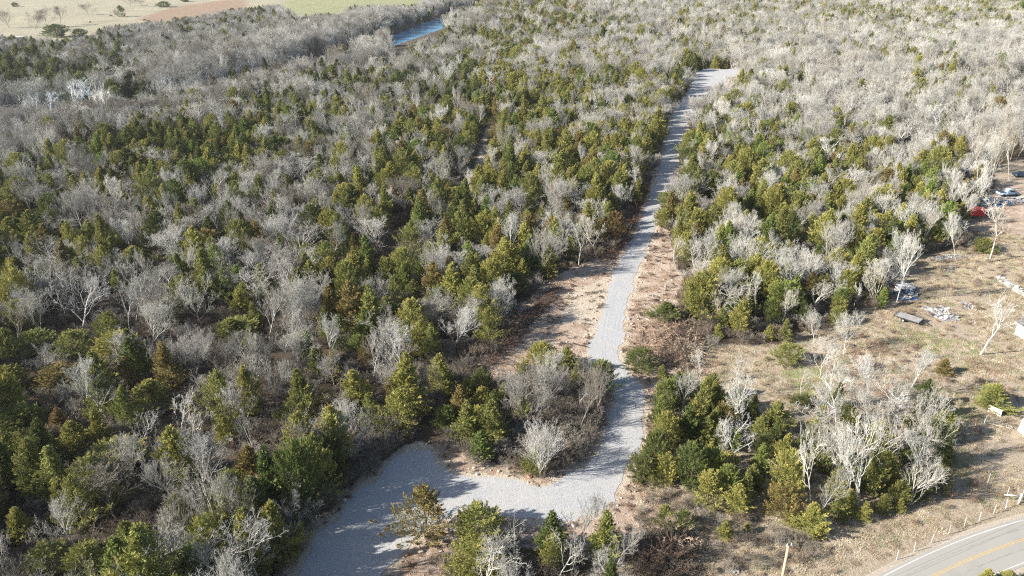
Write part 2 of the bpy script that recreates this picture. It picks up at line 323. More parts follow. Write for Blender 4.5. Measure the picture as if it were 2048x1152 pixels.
# ------------------------------------------------------------------ the ground: one sheet to the horizon
def build_ground():
    rs = [28.0]
    while rs[-1] < 4250: rs.append(rs[-1]+max(.5, rs[-1]*.0085))
    rs = np.array(rs); an = np.radians(np.arange(-75, 75.01, .42))
    A, R_ = np.meshgrid(an, rs); X = R_*np.sin(A); Y = R_*np.cos(A)
    P = np.stack([X.ravel(), Y.ravel()], 1); Z = height(P); d, side = seg_dist(P, RIVER, False)
    nr, na = X.shape; idx = np.arange(nr*na).reshape(nr, na)
    Fq = np.stack([idx[:-1, :-1], idx[:-1, 1:], idx[1:, 1:], idx[1:, :-1]], -1).reshape(-1, 4)[:, ::-1]
    near = np.hypot(P[:, 0], P[:, 1]) < 420
    def zone(polys, soft):
        m = np.zeros(len(P))
        for p in polys:
            v = np.array(p); k = (P[:, 0] > v[:, 0].min()-20) & (P[:, 0] < v[:, 0].max()+20) & (P[:, 1] > v[:, 1].min()-20) & (P[:, 1] < v[:, 1].max()+20)
            if k.any(): m[k] = np.maximum(m[k], np.clip(.5+sdf(P[k], p)/(2*soft), 0, 1))
        return m
    za = np.zeros((len(P), 4)); za[:, 3] = 1; zb = za.copy()
    dd = np.full(len(P), 99.); dd[near] = np.abs(seg_dist(P[near], DRIVE, True)[0])
    edge = np.clip(1-dd/2.2, 0, 1)
    za[:, 0] = np.maximum(zone([CLEARING, SOIL_R, SOIL_L, SOIL_B, SOIL_E, YARD], 1.8), edge); za[:, 1] = zone([OPEN], 3)
    za[:, 2] = np.maximum(edge*.8, np.maximum(zone([GLADE, G([(1440, 132), (1510, 130), (1525, 160), (1480, 190), (1420, 225), (1400, 215)]), G([(1130, 590), (1220, 550), (1195, 660), (1120, 640)])], 2), np.clip(1-seg_dist(P, LANE, False)[0]/3, 0, 1)*.8))
    zb[:, 0] = zone([FIELD, FIELD_GREEN], 5); zb[:, 1] = np.maximum(zone(GREENS, 2.5), zone([FIELD_GREEN], 7)*.56); zb[:, 2] = np.maximum(zone(REDS, 2.5), zone([FIELD_RED], 6)*.68)
    m, t, b = mat('earth_and_litter', .95); p = pos(t)
    A_ = nd(t, 'ShaderNodeAttribute', attribute_name='zone_a'); B_ = nd(t, 'ShaderNodeAttribute', attribute_name='zone_b')
    sa = nd(t, 'ShaderNodeSeparateColor'); t.links.new(A_.outputs['Color'], sa.inputs[0]); sb = nd(t, 'ShaderNodeSeparateColor'); t.links.new(B_.outputs['Color'], sb.inputs[0])
    n_big, n_mid, n_fine, n_tiny = noise(t, .05, 5, .6, p), noise(t, .35, 6, .65, p), noise(t, 2.2, 5, .7, p), noise(t, 7, 4, .75, p)
    def edge_(mask, amt=.55):
        v = math_(t, 'ADD', mask, math_(t, 'MULTIPLY_ADD', n_mid, amt*2, -amt)); v = math_(t, 'ADD', v, math_(t, 'MULTIPLY_ADD', n_fine, .5, -.25))
        r = nd(t, 'ShaderNodeMapRange'); r.inputs[1].default_value = .42; r.inputs[2].default_value = .58; t.links.new(v, r.inputs[0]); return r.outputs[0]
    litter = mix(t, n_mid, ramp(t, n_fine, [(.3, (.04, .028, .019)), (.7, (.12, .088, .06))]), ramp(t, n_tiny, [(.35, (.07, .052, .037)), (.7, (.17, .135, .098))]))
    grass = mix(t, math_(t, 'MULTIPLY_ADD', n_big, 2, -.5), ramp(t, n_fine, [(.28, (.21, .16, .115)), (.5, (.42, .34, .245)), (.72, (.58, .51, .40))]), ramp(t, n_tiny, [(.3, (.25, .19, .135)), (.55, (.50, .42, .32)), (.75, (.64, .58, .48))]))
    soil = mix(t, ramp(t, n_mid, [(.4, (0, 0, 0)), (.62, (1, 1, 1))]), ramp(t, n_fine, [(.3, (.235, .155, .105)), (.7, (.46, .34, .25))]), ramp(t, n_tiny, [(.3, (.34, .24, .18)), (.5, (.57, .46, .37)), (.64, (.80, .74, .66))]))
    sand = ramp(t, n_tiny, [(.3, (.42, .34, .25)), (.6, (.66, .58, .47)), (.75, (.78, .73, .65))])
    c = mix(t, edge_(sa.outputs[1]), litter, grass)
    c = mix(t, edge_(sa.outputs[0]), c, soil); c = mix(t, math_(t, 'MULTIPLY', edge_(sa.outputs[2]), .8), c, sand)
    far = mix(t, ramp(t, noise(t, .02, 6, .7, p), [(.35, (0, 0, 0)), (.65, (1, 1, 1))]), ramp(t, n_big, [(.3, (.28, .245, .17)), (.7, (.44, .40, .29))]), (.34, .315, .23)); c = mix(t, edge_(sb.outputs[0], .2), c, far)
    green = ramp(t, n_fine, [(.3, (.15, .19, .055)), (.7, (.32, .34, .14))]); c = mix(t, math_(t, 'MULTIPLY', edge_(sb.outputs[1], .8), .8), c, green)
    redd = ramp(t, n_fine, [(.3, (.20, .115, .075)), (.7, (.37, .235, .165))]); c = mix(t, math_(t, 'MULTIPLY', edge_(sb.outputs[2], .6), .75), c, redd)
    t.links.new(c, b.inputs['Base Color']); bump(t, b, math_(t, 'ADD', n_fine, n_tiny), .9, .25)
    structure(link('ground', mesh_np('ground', np.column_stack([P, Z]), Fq, [m], attr={'zone_a': za, 'zone_b': zb}, smooth=True)))
build_ground()

# river
def ribbon(path, halfw, z, name, m, step=8):
    pts = [np.array(p, float) for p in path]; out = []
    for a, b in zip(pts[:-1], pts[1:]):
        n = max(1, int(np.linalg.norm(b-a)/step)); out += [a+(b-a)*i/n for i in range(n)]
    out.append(pts[-1]); out = np.array(out)
    for _ in range(6): out[1:-1] = (out[:-2]+2*out[1:-1]+out[2:])/4
    tn = np.gradient(out, axis=0); tn /= np.linalg.norm(tn, axis=1, keepdims=True); nr = np.stack([-tn[:, 1], tn[:, 0]], 1)
    V = []
    for s in np.linspace(-halfw, halfw, 5): V.append(np.column_stack([out+nr*s, np.full(len(out), z)]))
    V = np.stack(V, 1).reshape(-1, 3); n = len(out); idx = np.arange(n*5).reshape(n, 5)
    Fq = np.stack([idx[:-1, :-1], idx[1:, :-1], idx[1:, 1:], idx[:-1, 1:]], -1).reshape(-1, 4)
    return link(name, mesh_np(name, V, Fq[:, ::-1], [m]))
m, t, b = mat('river_water', .12); p = pos(t)
n = noise(t, .08, 5, .6, p); t.links.new(ramp(t, n, [(.35, (.06, .22, .40)), (.6, (.12, .36, .60)), (.72, (.38, .55, .64))]), b.inputs['Base Color'])
b.inputs['Specular IOR Level'].default_value = .5; bump(t, b, noise(t, .9, 4, .6, p), .5, .3)
structure(ribbon(RIVER, RW+6, -10.0, 'river', m))

# gravel drive: sheet just above the earth, with a ragged edge
def ragged(poly, amp, step):
    out = []
    for a, b in zip(poly, poly[1:]+poly[:1]):
        a, b = np.array(a), np.array(b); n = max(1, int(np.linalg.norm(b-a)/step))
        for i in range(n): out.append(a+(b-a)*i/n)
    out = np.array(out); out = out+rng.normal(0, .55, out.shape)
    for _ in range(3): out = (np.roll(out, 1, 0)+2*out+np.roll(out, -1, 0))/4
    return out+rng.normal(0, amp, out.shape)
def sheet(name, poly, z, m):
    from mathutils.geometry import tessellate_polygon
    tri = tessellate_polygon([[Vector((x, y, 0)) for x, y in poly]]); fs = []
    for i, j, k in tri:
        a, b_, c = poly[i], poly[j], poly[k]; ar = (b_[0]-a[0])*(c[1]-a[1])-(c[0]-a[0])*(b_[1]-a[1])
        fs.append((i, j, k) if ar > 0 else (i, k, j))
    return link(name, mesh_np(name, np.column_stack([poly, np.full(len(poly), z)]), fs, [m]))
m, t, b = mat('crushed_limestone', .95); p = pos(t)
v = nd(t, 'ShaderNodeTexVoronoi'); v.inputs['Scale'].default_value = 6; t.links.new(p, v.inputs['Vector'])
g1 = ramp(t, noise(t, 9, 5, .8, p), [(.3, (.24, .255, .275)), (.5, (.46, .47, .49)), (.7, (.74, .745, .75))])
g2 = mix(t, math_(t, 'MULTIPLY', v.outputs['Distance'], .6), g1, (.24, .245, .255)); g3 = mix(t, ramp(t, noise(t, .3, 5, .6, p), [(.35, (0, 0, 0)), (.7, (.55, .55, .55))]), g2, (.50, .47, .43))
t.links.new(g3, b.inputs['Base Color']); bump(t, b, noise(t, 8, 4, .8, p), .8, .1)
DRV = ragged(DRIVE, .13, .8)
drv = sheet('gravel_drive', DRV, .03, m); structure(drv)
M_TRACK, t, b = mat('packed_gravel', .95); p = pos(t)
t.links.new(ramp(t, noise(t, 5, 5, .8, p), [(.3, (.24, .245, .25)), (.5, (.38, .385, .39)), (.7, (.62, .62, .61))]), b.inputs['Base Color'])
def wheel_track(path, off, seed):
    q = np.random.default_rng(seed); pts = [np.array(a_, float) for a_ in path]; out = []
    for a_, b_ in zip(pts[:-1], pts[1:]):
        n = max(1, int(np.linalg.norm(b_-a_)/.7)); out += [a_+(b_-a_)*i/n for i in range(n)]
    out = np.array(out)
    for _ in range(60): out[1:-1] = (out[:-2]+2*out[1:-1]+out[2:])/4
    tn = np.gradient(out, axis=0); tn /= np.linalg.norm(tn, axis=1, keepdims=True); nr = np.stack([-tn[:, 1], tn[:, 0]], 1); n = len(out)
    wv = np.convolve(q.normal(0, 1, n+8), np.ones(9)/9, 'valid')*.16; wd = np.clip(.11+np.convolve(q.normal(0, 1, n+4), np.ones(5)/5, 'valid')*.14, 0, .3)
    c = out+nr*(off+wv)[:, None]; V = np.stack([np.column_stack([c-nr*wd[:, None], np.full(n, .036)]), np.column_stack([c+nr*wd[:, None], np.full(n, .036)])], 1).reshape(-1, 3)
    i = np.arange(n-1)[:, None]*2; o = structure(link('wheel_track', mesh_np('wheel_track', V, i+np.array([[1, 0, 2, 3]]), [M_TRACK])))
PATH1 = G([(1060, 1000), (1120, 1002), (1180, 975), (1225, 925), (1250, 865), (1256, 815), (1244, 770), (1222, 738), (1210, 705), (1222, 640), (1236, 590), (1250, 545), (1272, 500), (1288, 460), (1306, 420), (1322, 380), (1334, 340), (1343, 300), (1354, 260), (1368, 225)])
PATH2 = G([(1060, 1000), (980, 985), (880, 975), (800, 985), (745, 1030), (705, 1090), (668, 1160), (640, 1220)])
for j, o_ in enumerate((-1.25, -.65, .45, 1.05)): wheel_track(PATH1, o_, j); wheel_track(PATH2, o_*1.5, 20+j)

# county road with painted lines
def resample(pts, step=1.0, z=0):
    pts = np.array(pts, float); L = np.r_[0, np.cumsum(np.linalg.norm(np.diff(pts, axis=0), axis=1))]
    u = np.arange(0, L[-1], step); out = np.stack([np.interp(u, L, pts[:, i]) for i in range(2)], 1)
    for _ in range(12): out[1:-1] = (out[:-2]+2*out[1:-1]+out[2:])/4
    return out
cl = np.array(G([(1867, 1152), (1940, 1118.5), (1990, 1098.5), (2048, 1079)])); q = np.polyfit(cl[:, 0], cl[:, 1], 2)
xs = np.arange(cl[0, 0]-4, cl[-1, 0]+5, 1.0); c_ = [(x, np.polyval(q, x)) for x in xs]
a0 = 2*q[0]*xs[0]+q[1]; a1 = 2*q[0]*xs[-1]+q[1]
c_ = [(c_[0][0]-d, c_[0][1]-d*a0) for d in (140, 100, 60, 20)]+c_+[(c_[-1][0]+d, c_[-1][1]+d*a1) for d in (20, 60, 120, 250)]
ROADC = resample(c_)
print('road', cl, a0, a1)
def strip(name, o0, o1, z, m, parent=None):
    tn = np.gradient(ROADC, axis=0); tn /= np.linalg.norm(tn, axis=1, keepdims=True); nr = np.stack([-tn[:, 1], tn[:, 0]], 1)
    V = np.stack([np.column_stack([ROADC+nr*o0, np.full(len(ROADC), z)]), np.column_stack([ROADC+nr*o1, np.full(len(ROADC), z)])], 1).reshape(-1, 3)
    n = len(ROADC); i = np.arange(n-1)[:, None]*2; Fq = i+np.array([[1, 0, 2, 3]])
    return link(name, mesh_np(name, V, Fq, [m]), parent)
m, t, b = mat('worn_asphalt', .85); p = pos(t)
g = mix(t, noise(t, .25, 5, .6, p), ramp(t, noise(t, 14, 4, .8, p), [(.3, (.27, .26, .24)), (.7, (.40, .38, .345))]), (.36, .345, .315))
dk = ramp(t, noise(t, .12, 3, .5, p), [(.55, (0, 0, 0)), (.75, (.5, .5, .5))]); g = mix(t, dk, g, (.20, .20, .20)); t.links.new(g, b.inputs['Base Color'])
offs = lambda pts: float(np.mean(seg_dist(G(pts), [tuple(v) for v in ROADC], False)[0]))
HL, HR = offs([(1764, 1152), (1840, 1117), (1907, 1089), (1973, 1064), (2048, 1040)]), offs([(1987, 1150.5), (2048, 1125.5)]); print('road halves', HL, HR, [round(offs([p_]), 2) for p_ in ((1764, 1152), (1840, 1117), (1907, 1089), (1973, 1064), (2048, 1040))])
structure(strip('road', -HR-.35, HL+.35, .05, m))
white_paint = plain('white_road_paint', (.60, .59, .56), .7, .3, 4); yellow_paint = plain('yellow_road_paint', (.58, .40, .15), .7, .3, 4)
structure(strip('road_edge_line', HL-.05, HL+.06, .056, white_paint)); structure(strip('road_edge_line', -HR-.06, -HR+.05, .056, white_paint))
structure(strip('road_centre_line', .06, .145, .056, yellow_paint)); structure(strip('road_centre_line', -.145, -.06, .056, yellow_paint))
mw, t, b = mat('tyre_darkened_asphalt', .85); p = pos(t)
t.links.new(ramp(t, noise(t, 1.2, 6, .7, p), [(.3, (.25, .24, .225)), (.6, (.345, .33, .30))]), b.inputs['Base Color'])
for o_ in (1.25, -1.15): structure(strip('road_tyre_wear', o_, o_+.16, .0535, mw))
ms, t, b = mat('shoulder_gravel', .95); p = pos(t)
t.links.new(ramp(t, noise(t, 6, 5, .8, p), [(.3, (.22, .18, .14)), (.5, (.42, .36, .29)), (.7, (.62, .57, .49))]), b.inputs['Base Color'])
structure(strip('road_shoulder', HL+.3, HL+.95, .022, ms)); structure(strip('road_shoulder', -HR-.95, -HR-.3, .022, ms))
ROAD_CLEAR = 4.2
# ------------------------------------------------------------------ trees surveyed one by one from the photograph
# cedars: (x, top, bottom, width) of the crown in photo pixels, colour, form, what singles it out
CE = [
 (561,997,1146,110,'golden olive','broad','broad golden cedar left of the shaded gravel drive, near the bottom edge'),
 (432,965,1062,64,'dark green','pointed','dark narrow cedar standing alone among grey brush at lower left'),
 (854,965,1107,122,'bronze','ragged','large ragged bronze cedar in the crook of the drive, below the gravel bend'),
 (958,1007,1112,96,'olive green','rounded','olive cedar just right of the ragged bronze one below the gravel bend'),
 (958,1092,1195,130,'golden olive','rounded','wide yellow green cedar cut by the bottom edge beside reddish earth'),
 (961,860,933,60,'fresh green','pointed','bright green cedar at the front tip of the wooded island above the bend'),
 (985,795,905,80,'olive green','pointed','tall olive cedar behind the bright green one on the wooded island'),
 (935,795,900,70,'olive green','pointed','olive cedar on the left flank of the wooded island'),
 (922,766,850,62,'bronze','pointed','golden brown cedar topping the left corner of the wooded island'),
 (893,808,864,40,'fresh green','rounded','small bright green cedar at the left rim of the wooded island'),
 (803,772,884,82,'golden olive','ragged','golden ragged cedar at the wood edge above the drive mouth'),
 (866,643,728,42,'olive green','columnar','slender green cedar left of the stony clearing'),
 (882,703,800,72,'golden olive','pointed','golden olive cedar above the spur of gravel into the woods'),
 (1083,683,752,62,'golden olive','rounded','rounded olive cedar at the top of the wooded island, beside the clearing'),
 (1132,690,756,42,'olive green','columnar','narrow cedar at the upper right of the wooded island'),
 (1049,722,764,38,'golden olive','low','small golden cedar at the upper left of the wooded island'),
 (1201,717,788,54,'fresh green','rounded','bright green cedar alone at the left kerb of the drive where it bends'),
 (1072,898,955,52,'olive green','low','low green cedar at the foot of the white bush by the inner bend'),
 (1323,728,762,30,'olive green','pointed','tiny cedar between the drive and the brush heap'),
 (1280,697,748,64,'dark green','rounded','dark rounded cedar in front of the uprooted brush heap'),
 (1330,602,652,80,'dark green','broad','dark spreading cedar behind the uprooted brush heap'),
 (1361,748,800,60,'fresh green','rounded','fresh green cedar, nearest the drive in the right hand grove'),
 (1420,742,812,54,'olive green','pointed','tall pointed cedar at the top of the grove right of the drive'),
 (1383,792,872,50,'golden olive','pointed','golden cedar in the middle of the grove right of the drive'),
 (1345,835,880,50,'golden olive','low','low golden cedar by the drive edge below the fresh green one'),
 (1408,830,900,50,'olive green','columnar','olive cedar behind the twin golden cedars by the drive'),
 (1468,775,842,72,'dark green','broad','dark broad cedar casting its shade over the dry clearing'),
 (1452,800,860,48,'bronze','rounded','brownish cedar tucked against the dark broad one'),
 (1518,826,886,52,'olive green','pointed','olive cedar right of the big white bare tree'),
 (1530,870,920,54,'dark green','rounded','dark cedar below the olive one right of the white bare tree'),
 (1575,687,735,57,'olive green','rounded','round olive cedar standing alone in the dry clearing'),
 (1604,790,819,48,'dark green','low','low dark cedar under the thin leaning sapling'),
 (1434,645,680,24,'golden olive','pointed','small golden cedar at the upper rim of the dry clearing'),
 (1478,590,678,40,'golden olive','columnar','tall column of a cedar at the wood edge above the clearing'),
 (1566,557,640,68,'fresh green','rounded','big bright green cedar at the wood edge above the clearing'),
 (1536,646,684,28,'golden olive','pointed','left one of two small cedars tangled with a white dead shrub'),
 (1567,635,688,34,'olive green','pointed','right one of two small cedars tangled with a white dead shrub'),
 (1640,550,594,26,'olive green','rounded','small olive cedar among slim bare trunks right of the big green one'),
 (1630,510,556,32,'golden olive','rounded','golden cedar among slim bare trunks above the clearing'),
 (1675,610,654,32,'olive green','rounded','olive cedar between two bare trees at the clearing'),
 (1396,565,614,52,'golden olive','rounded','golden olive cedar at the rim of the red soil bank'),
 (1544,455,504,48,'olive green','rounded','olive cedar in the right woods with bare crowns on both sides'),
 (1454,435,484,28,'bronze','columnar','bronze column cedar in the right woods near the drive'),
 (1326,415,456,34,'golden olive','rounded','golden cedar standing at the right edge of the shaded drive'),
 (1333,380,424,40,'olive green','rounded','olive cedar at the right edge of the drive above the golden one'),
 (1285,905,972,58,'dark green','rounded','dark cedar overhanging the right side of the gravel bend'),
 (1328,906,978,60,'golden olive','rounded','golden cedar just right of the dark one at the gravel bend'),
 (1372,880,950,50,'dark green','pointed','dark pointed cedar behind the pair at the gravel bend'),
 (1418,880,938,38,'golden olive','pointed','small pointed golden cedar in a dark gap of the grove'),
 (1412,935,1028,76,'golden olive','ragged','pale ragged cedar in the middle of the lower right grove'),
 (1470,965,1042,68,'golden olive','pointed','golden cedar at the front of the pale ragged one'),
 (1500,925,990,56,'olive green','pointed','olive cedar with tiered boughs behind the golden one'),
 (1448,905,960,56,'golden olive','rounded','golden cedar beneath the big white bare tree'),
 (1446,1036,1088,38,'golden olive','pointed','narrow cedar at the lower tip of the grove'),
 (1492,1042,1070,20,'golden olive','pointed','tiny cedar alone in the dry brush'),
 (1325,1005,1072,48,'olive green','ragged','ragged cedar left of a dead white shrub above the brown brush heap'),
 (1362,1015,1078,40,'dark green','ragged','dark cedar right of a dead white shrub above the brown brush heap'),
 (1586,902,984,46,'golden olive','pointed','tall golden cedar left of the crooked bare trees by the road'),
 (1561,968,1048,70,'bronze','rounded','bronze cedar left of the cedars facing the county road'),
 (1615,1003,1083,86,'golden olive','broad','broad golden cedar at the corner of the grove facing the county road'),
 (1674,985,1050,50,'olive green','pointed','olive cedar beneath the multi stemmed bare tree facing the road'),
 (1723,1000,1050,38,'golden olive','pointed','golden cedar at the foot of the multi stemmed bare tree'),
 (1762,985,1032,40,'olive green','pointed','olive cedar right of the multi stemmed bare tree'),
 (1796,994,1030,26,'golden olive','pointed','small golden cedar at the end of the roadside row'),
 (1820,930,1008,66,'dark green','broad','dark cedar shading the verge at the end of the grove'),
 (1872,935,988,46,'dark green','rounded','dark cedar at the far end of the grove, under bare boughs'),
 (1640,880,950,50,'olive green','rounded','olive cedar hidden under the tangle of bare trees'),
 (1690,900,970,60,'dark green','rounded','dark cedar behind the multi stemmed bare tree'),
 (1760,900,960,56,'olive green','rounded','olive cedar behind the right trunk of the roadside tangle'),
 (1690,808,850,34,'dark green','rounded','dark little cedar at the foot of the crooked grey tree'),
 (1979,765,828,80,'olive green','broad','spreading cedar behind the white board panel'),
 (1884,716,754,40,'bronze','pointed','small bronze cedar in the grass by the yard'),
 (1963,474,508,40,'olive green','low','low olive cedar by the fence line below the red trailer'),
 (1968,1136,1172,34,'golden olive','pointed','left cedar top poking up across the county road'),
 (2010,1140,1176,44,'golden olive','pointed','right cedar top poking up across the county road'),
 (776,589,650,58,'olive green','ragged','olive cedar with pale tip left of the clearing'),
 (716,668,716,42,'fresh green','rounded','fresh green cedar below the slim white tree in the left woods'),
 (637,693,766,52,'dark green','pointed','dark pointed cedar in the left woods with a broken white snag at its foot'),
 (712,736,824,60,'golden olive','columnar','tall golden column cedar in brown brush'),
 (482,636,684,72,'olive green','rounded','olive cedar with a flat crown beside slim grey trees'),
 (82,660,720,76,'fresh green','rounded','fresh green cedar above a white bare crown at far left'),
 (158,660,730,76,'olive green','rounded','olive cedar right of the fresh green one at far left'),
 (245,665,740,100,'golden olive','rounded','broad golden cedar in the large dark patch at left'),
 (30,728,796,70,'golden olive','rounded','golden cedar against the left edge of the picture'),
 (56,812,880,92,'fresh green','rounded','fresh green cedar at lower far left'),
 (312,756,832,98,'golden olive','broad','broad golden cedar above the twisted white limbs'),
 (468,634,694,84,'olive green','broad','olive cedar over the shaded hollow'),
 (126,730,790,90,'bronze','rounded','bronze cedar below the large dark patch'),
 (130,812,880,56,'rusty','pointed','rusty cedar beside the fresh green one at lower left'),
 (455,826,900,48,'golden olive','columnar','slender golden cedar right of the twisted white limbs'),
 (240,888,958,112,'golden olive','rounded','very broad golden cedar in the lower left woods'),
 (92,852,908,60,'golden olive','ragged','ragged golden cedar left of the very broad one'),
 (52,1011,1090,64,'golden olive','pointed','golden pointed cedar at the lower left corner'),
 (110,1085,1165,84,'olive green','rounded','left cedar of the pair filling the lower left corner'),
 (185,1090,1170,84,'olive green','rounded','right cedar of the pair filling the lower left corner'),
 (270,1040,1135,100,'olive green','broad','olive cedar right of the big pale bare tree at lower left'),
 (342,1097,1160,56,'golden olive','pointed','golden topped cedar on the bottom edge'),
 (420,1055,1155,110,'golden olive','broad','broad cedar with a golden crest on the bottom edge'),
 (362,878,920,58,'fresh green','low','low fresh green cedar between two white snags'),
 (800,360,402,50,'olive green','rounded','olive cedar in mid woods just left of the narrow lane'),
 (840,372,418,42,'fresh green','rounded','fresh green cedar next to a white crown in mid woods'),
 (912,372,430,58,'golden olive','rounded','large golden cedar at the foot of the narrow lane'),
 (640,488,552,42,'golden olive','pointed','golden pointed cedar in mid woods at left'),
 (849,508,562,50,'fresh green','rounded','fresh green cedar leaning to the white crowns in mid woods'),
 (828,556,608,32,'olive green','columnar','dark column of a cedar below the fresh green one'),
 (738,512,564,24,'olive green','columnar','thin cedar beside the short shaded opening'),
 (367,480,540,46,'fresh green','rounded','fresh green cedar below a white bare crown at left'),
 (418,455,522,58,'bronze','rounded','bronze rounded cedar in the grey left woods'),
 (276,490,552,90,'golden olive','broad','broad golden cedar in the grey left woods'),
 (190,455,500,60,'golden olive','rounded','left cedar of a small clump in the grey left woods'),
 (255,455,500,60,'olive green','rounded','right cedar of a small clump in the grey left woods'),
 (30,470,526,44,'golden olive','pointed','golden cedar near the left edge of the woods'),
 (92,532,574,50,'golden olive','rounded','golden cedar above the broad white crown at left'),
 (25,372,436,52,'olive green','rounded','upper cedar of two at the left edge of the woods'),
 (30,396,466,52,'bronze','rounded','lower cedar of two at the left edge of the woods'),
 (328,2,15,26,'dark green','rounded','round dark cedar standing in the pale far field'),
 (243,9,34,24,'dark green','ragged','ragged dark cedar in the pale far field'),
 (115,46,76,44,'dark green','rounded','broad dark cedar at the near rim of the far field'),
 (160,56,74,28,'dark green','rounded','smaller dark cedar right of the broad one by the far field'),
 (30,4,14,12,'dark green','rounded','tiny dark cedar at the top left of the far field'),
 (370,-6,4,16,'dark green','low','flat dark cedar on the far red field edge'),
 (1200,432,500,46,'bronze','ragged','bronze ragged cedar at the left edge of the shaded drive'),
 (1225,420,486,44,'rusty','rounded','rusty cedar leaning out over the left edge of the shaded drive'),
 (1063,465,520,40,'fresh green','pointed','fresh green cedar in the row above the stony clearing'),
 (1140,470,528,44,'olive green','pointed','olive cedar in the row above the stony clearing'),
 (1102,475,535,40,'olive green','columnar','narrow cedar in the row above the stony clearing'),
 (985,575,640,56,'olive green','rounded','olive cedar at the left rim of the stony clearing'),
 (1030,545,600,50,'dark green','rounded','dark cedar at the upper left rim of the stony clearing'),
]
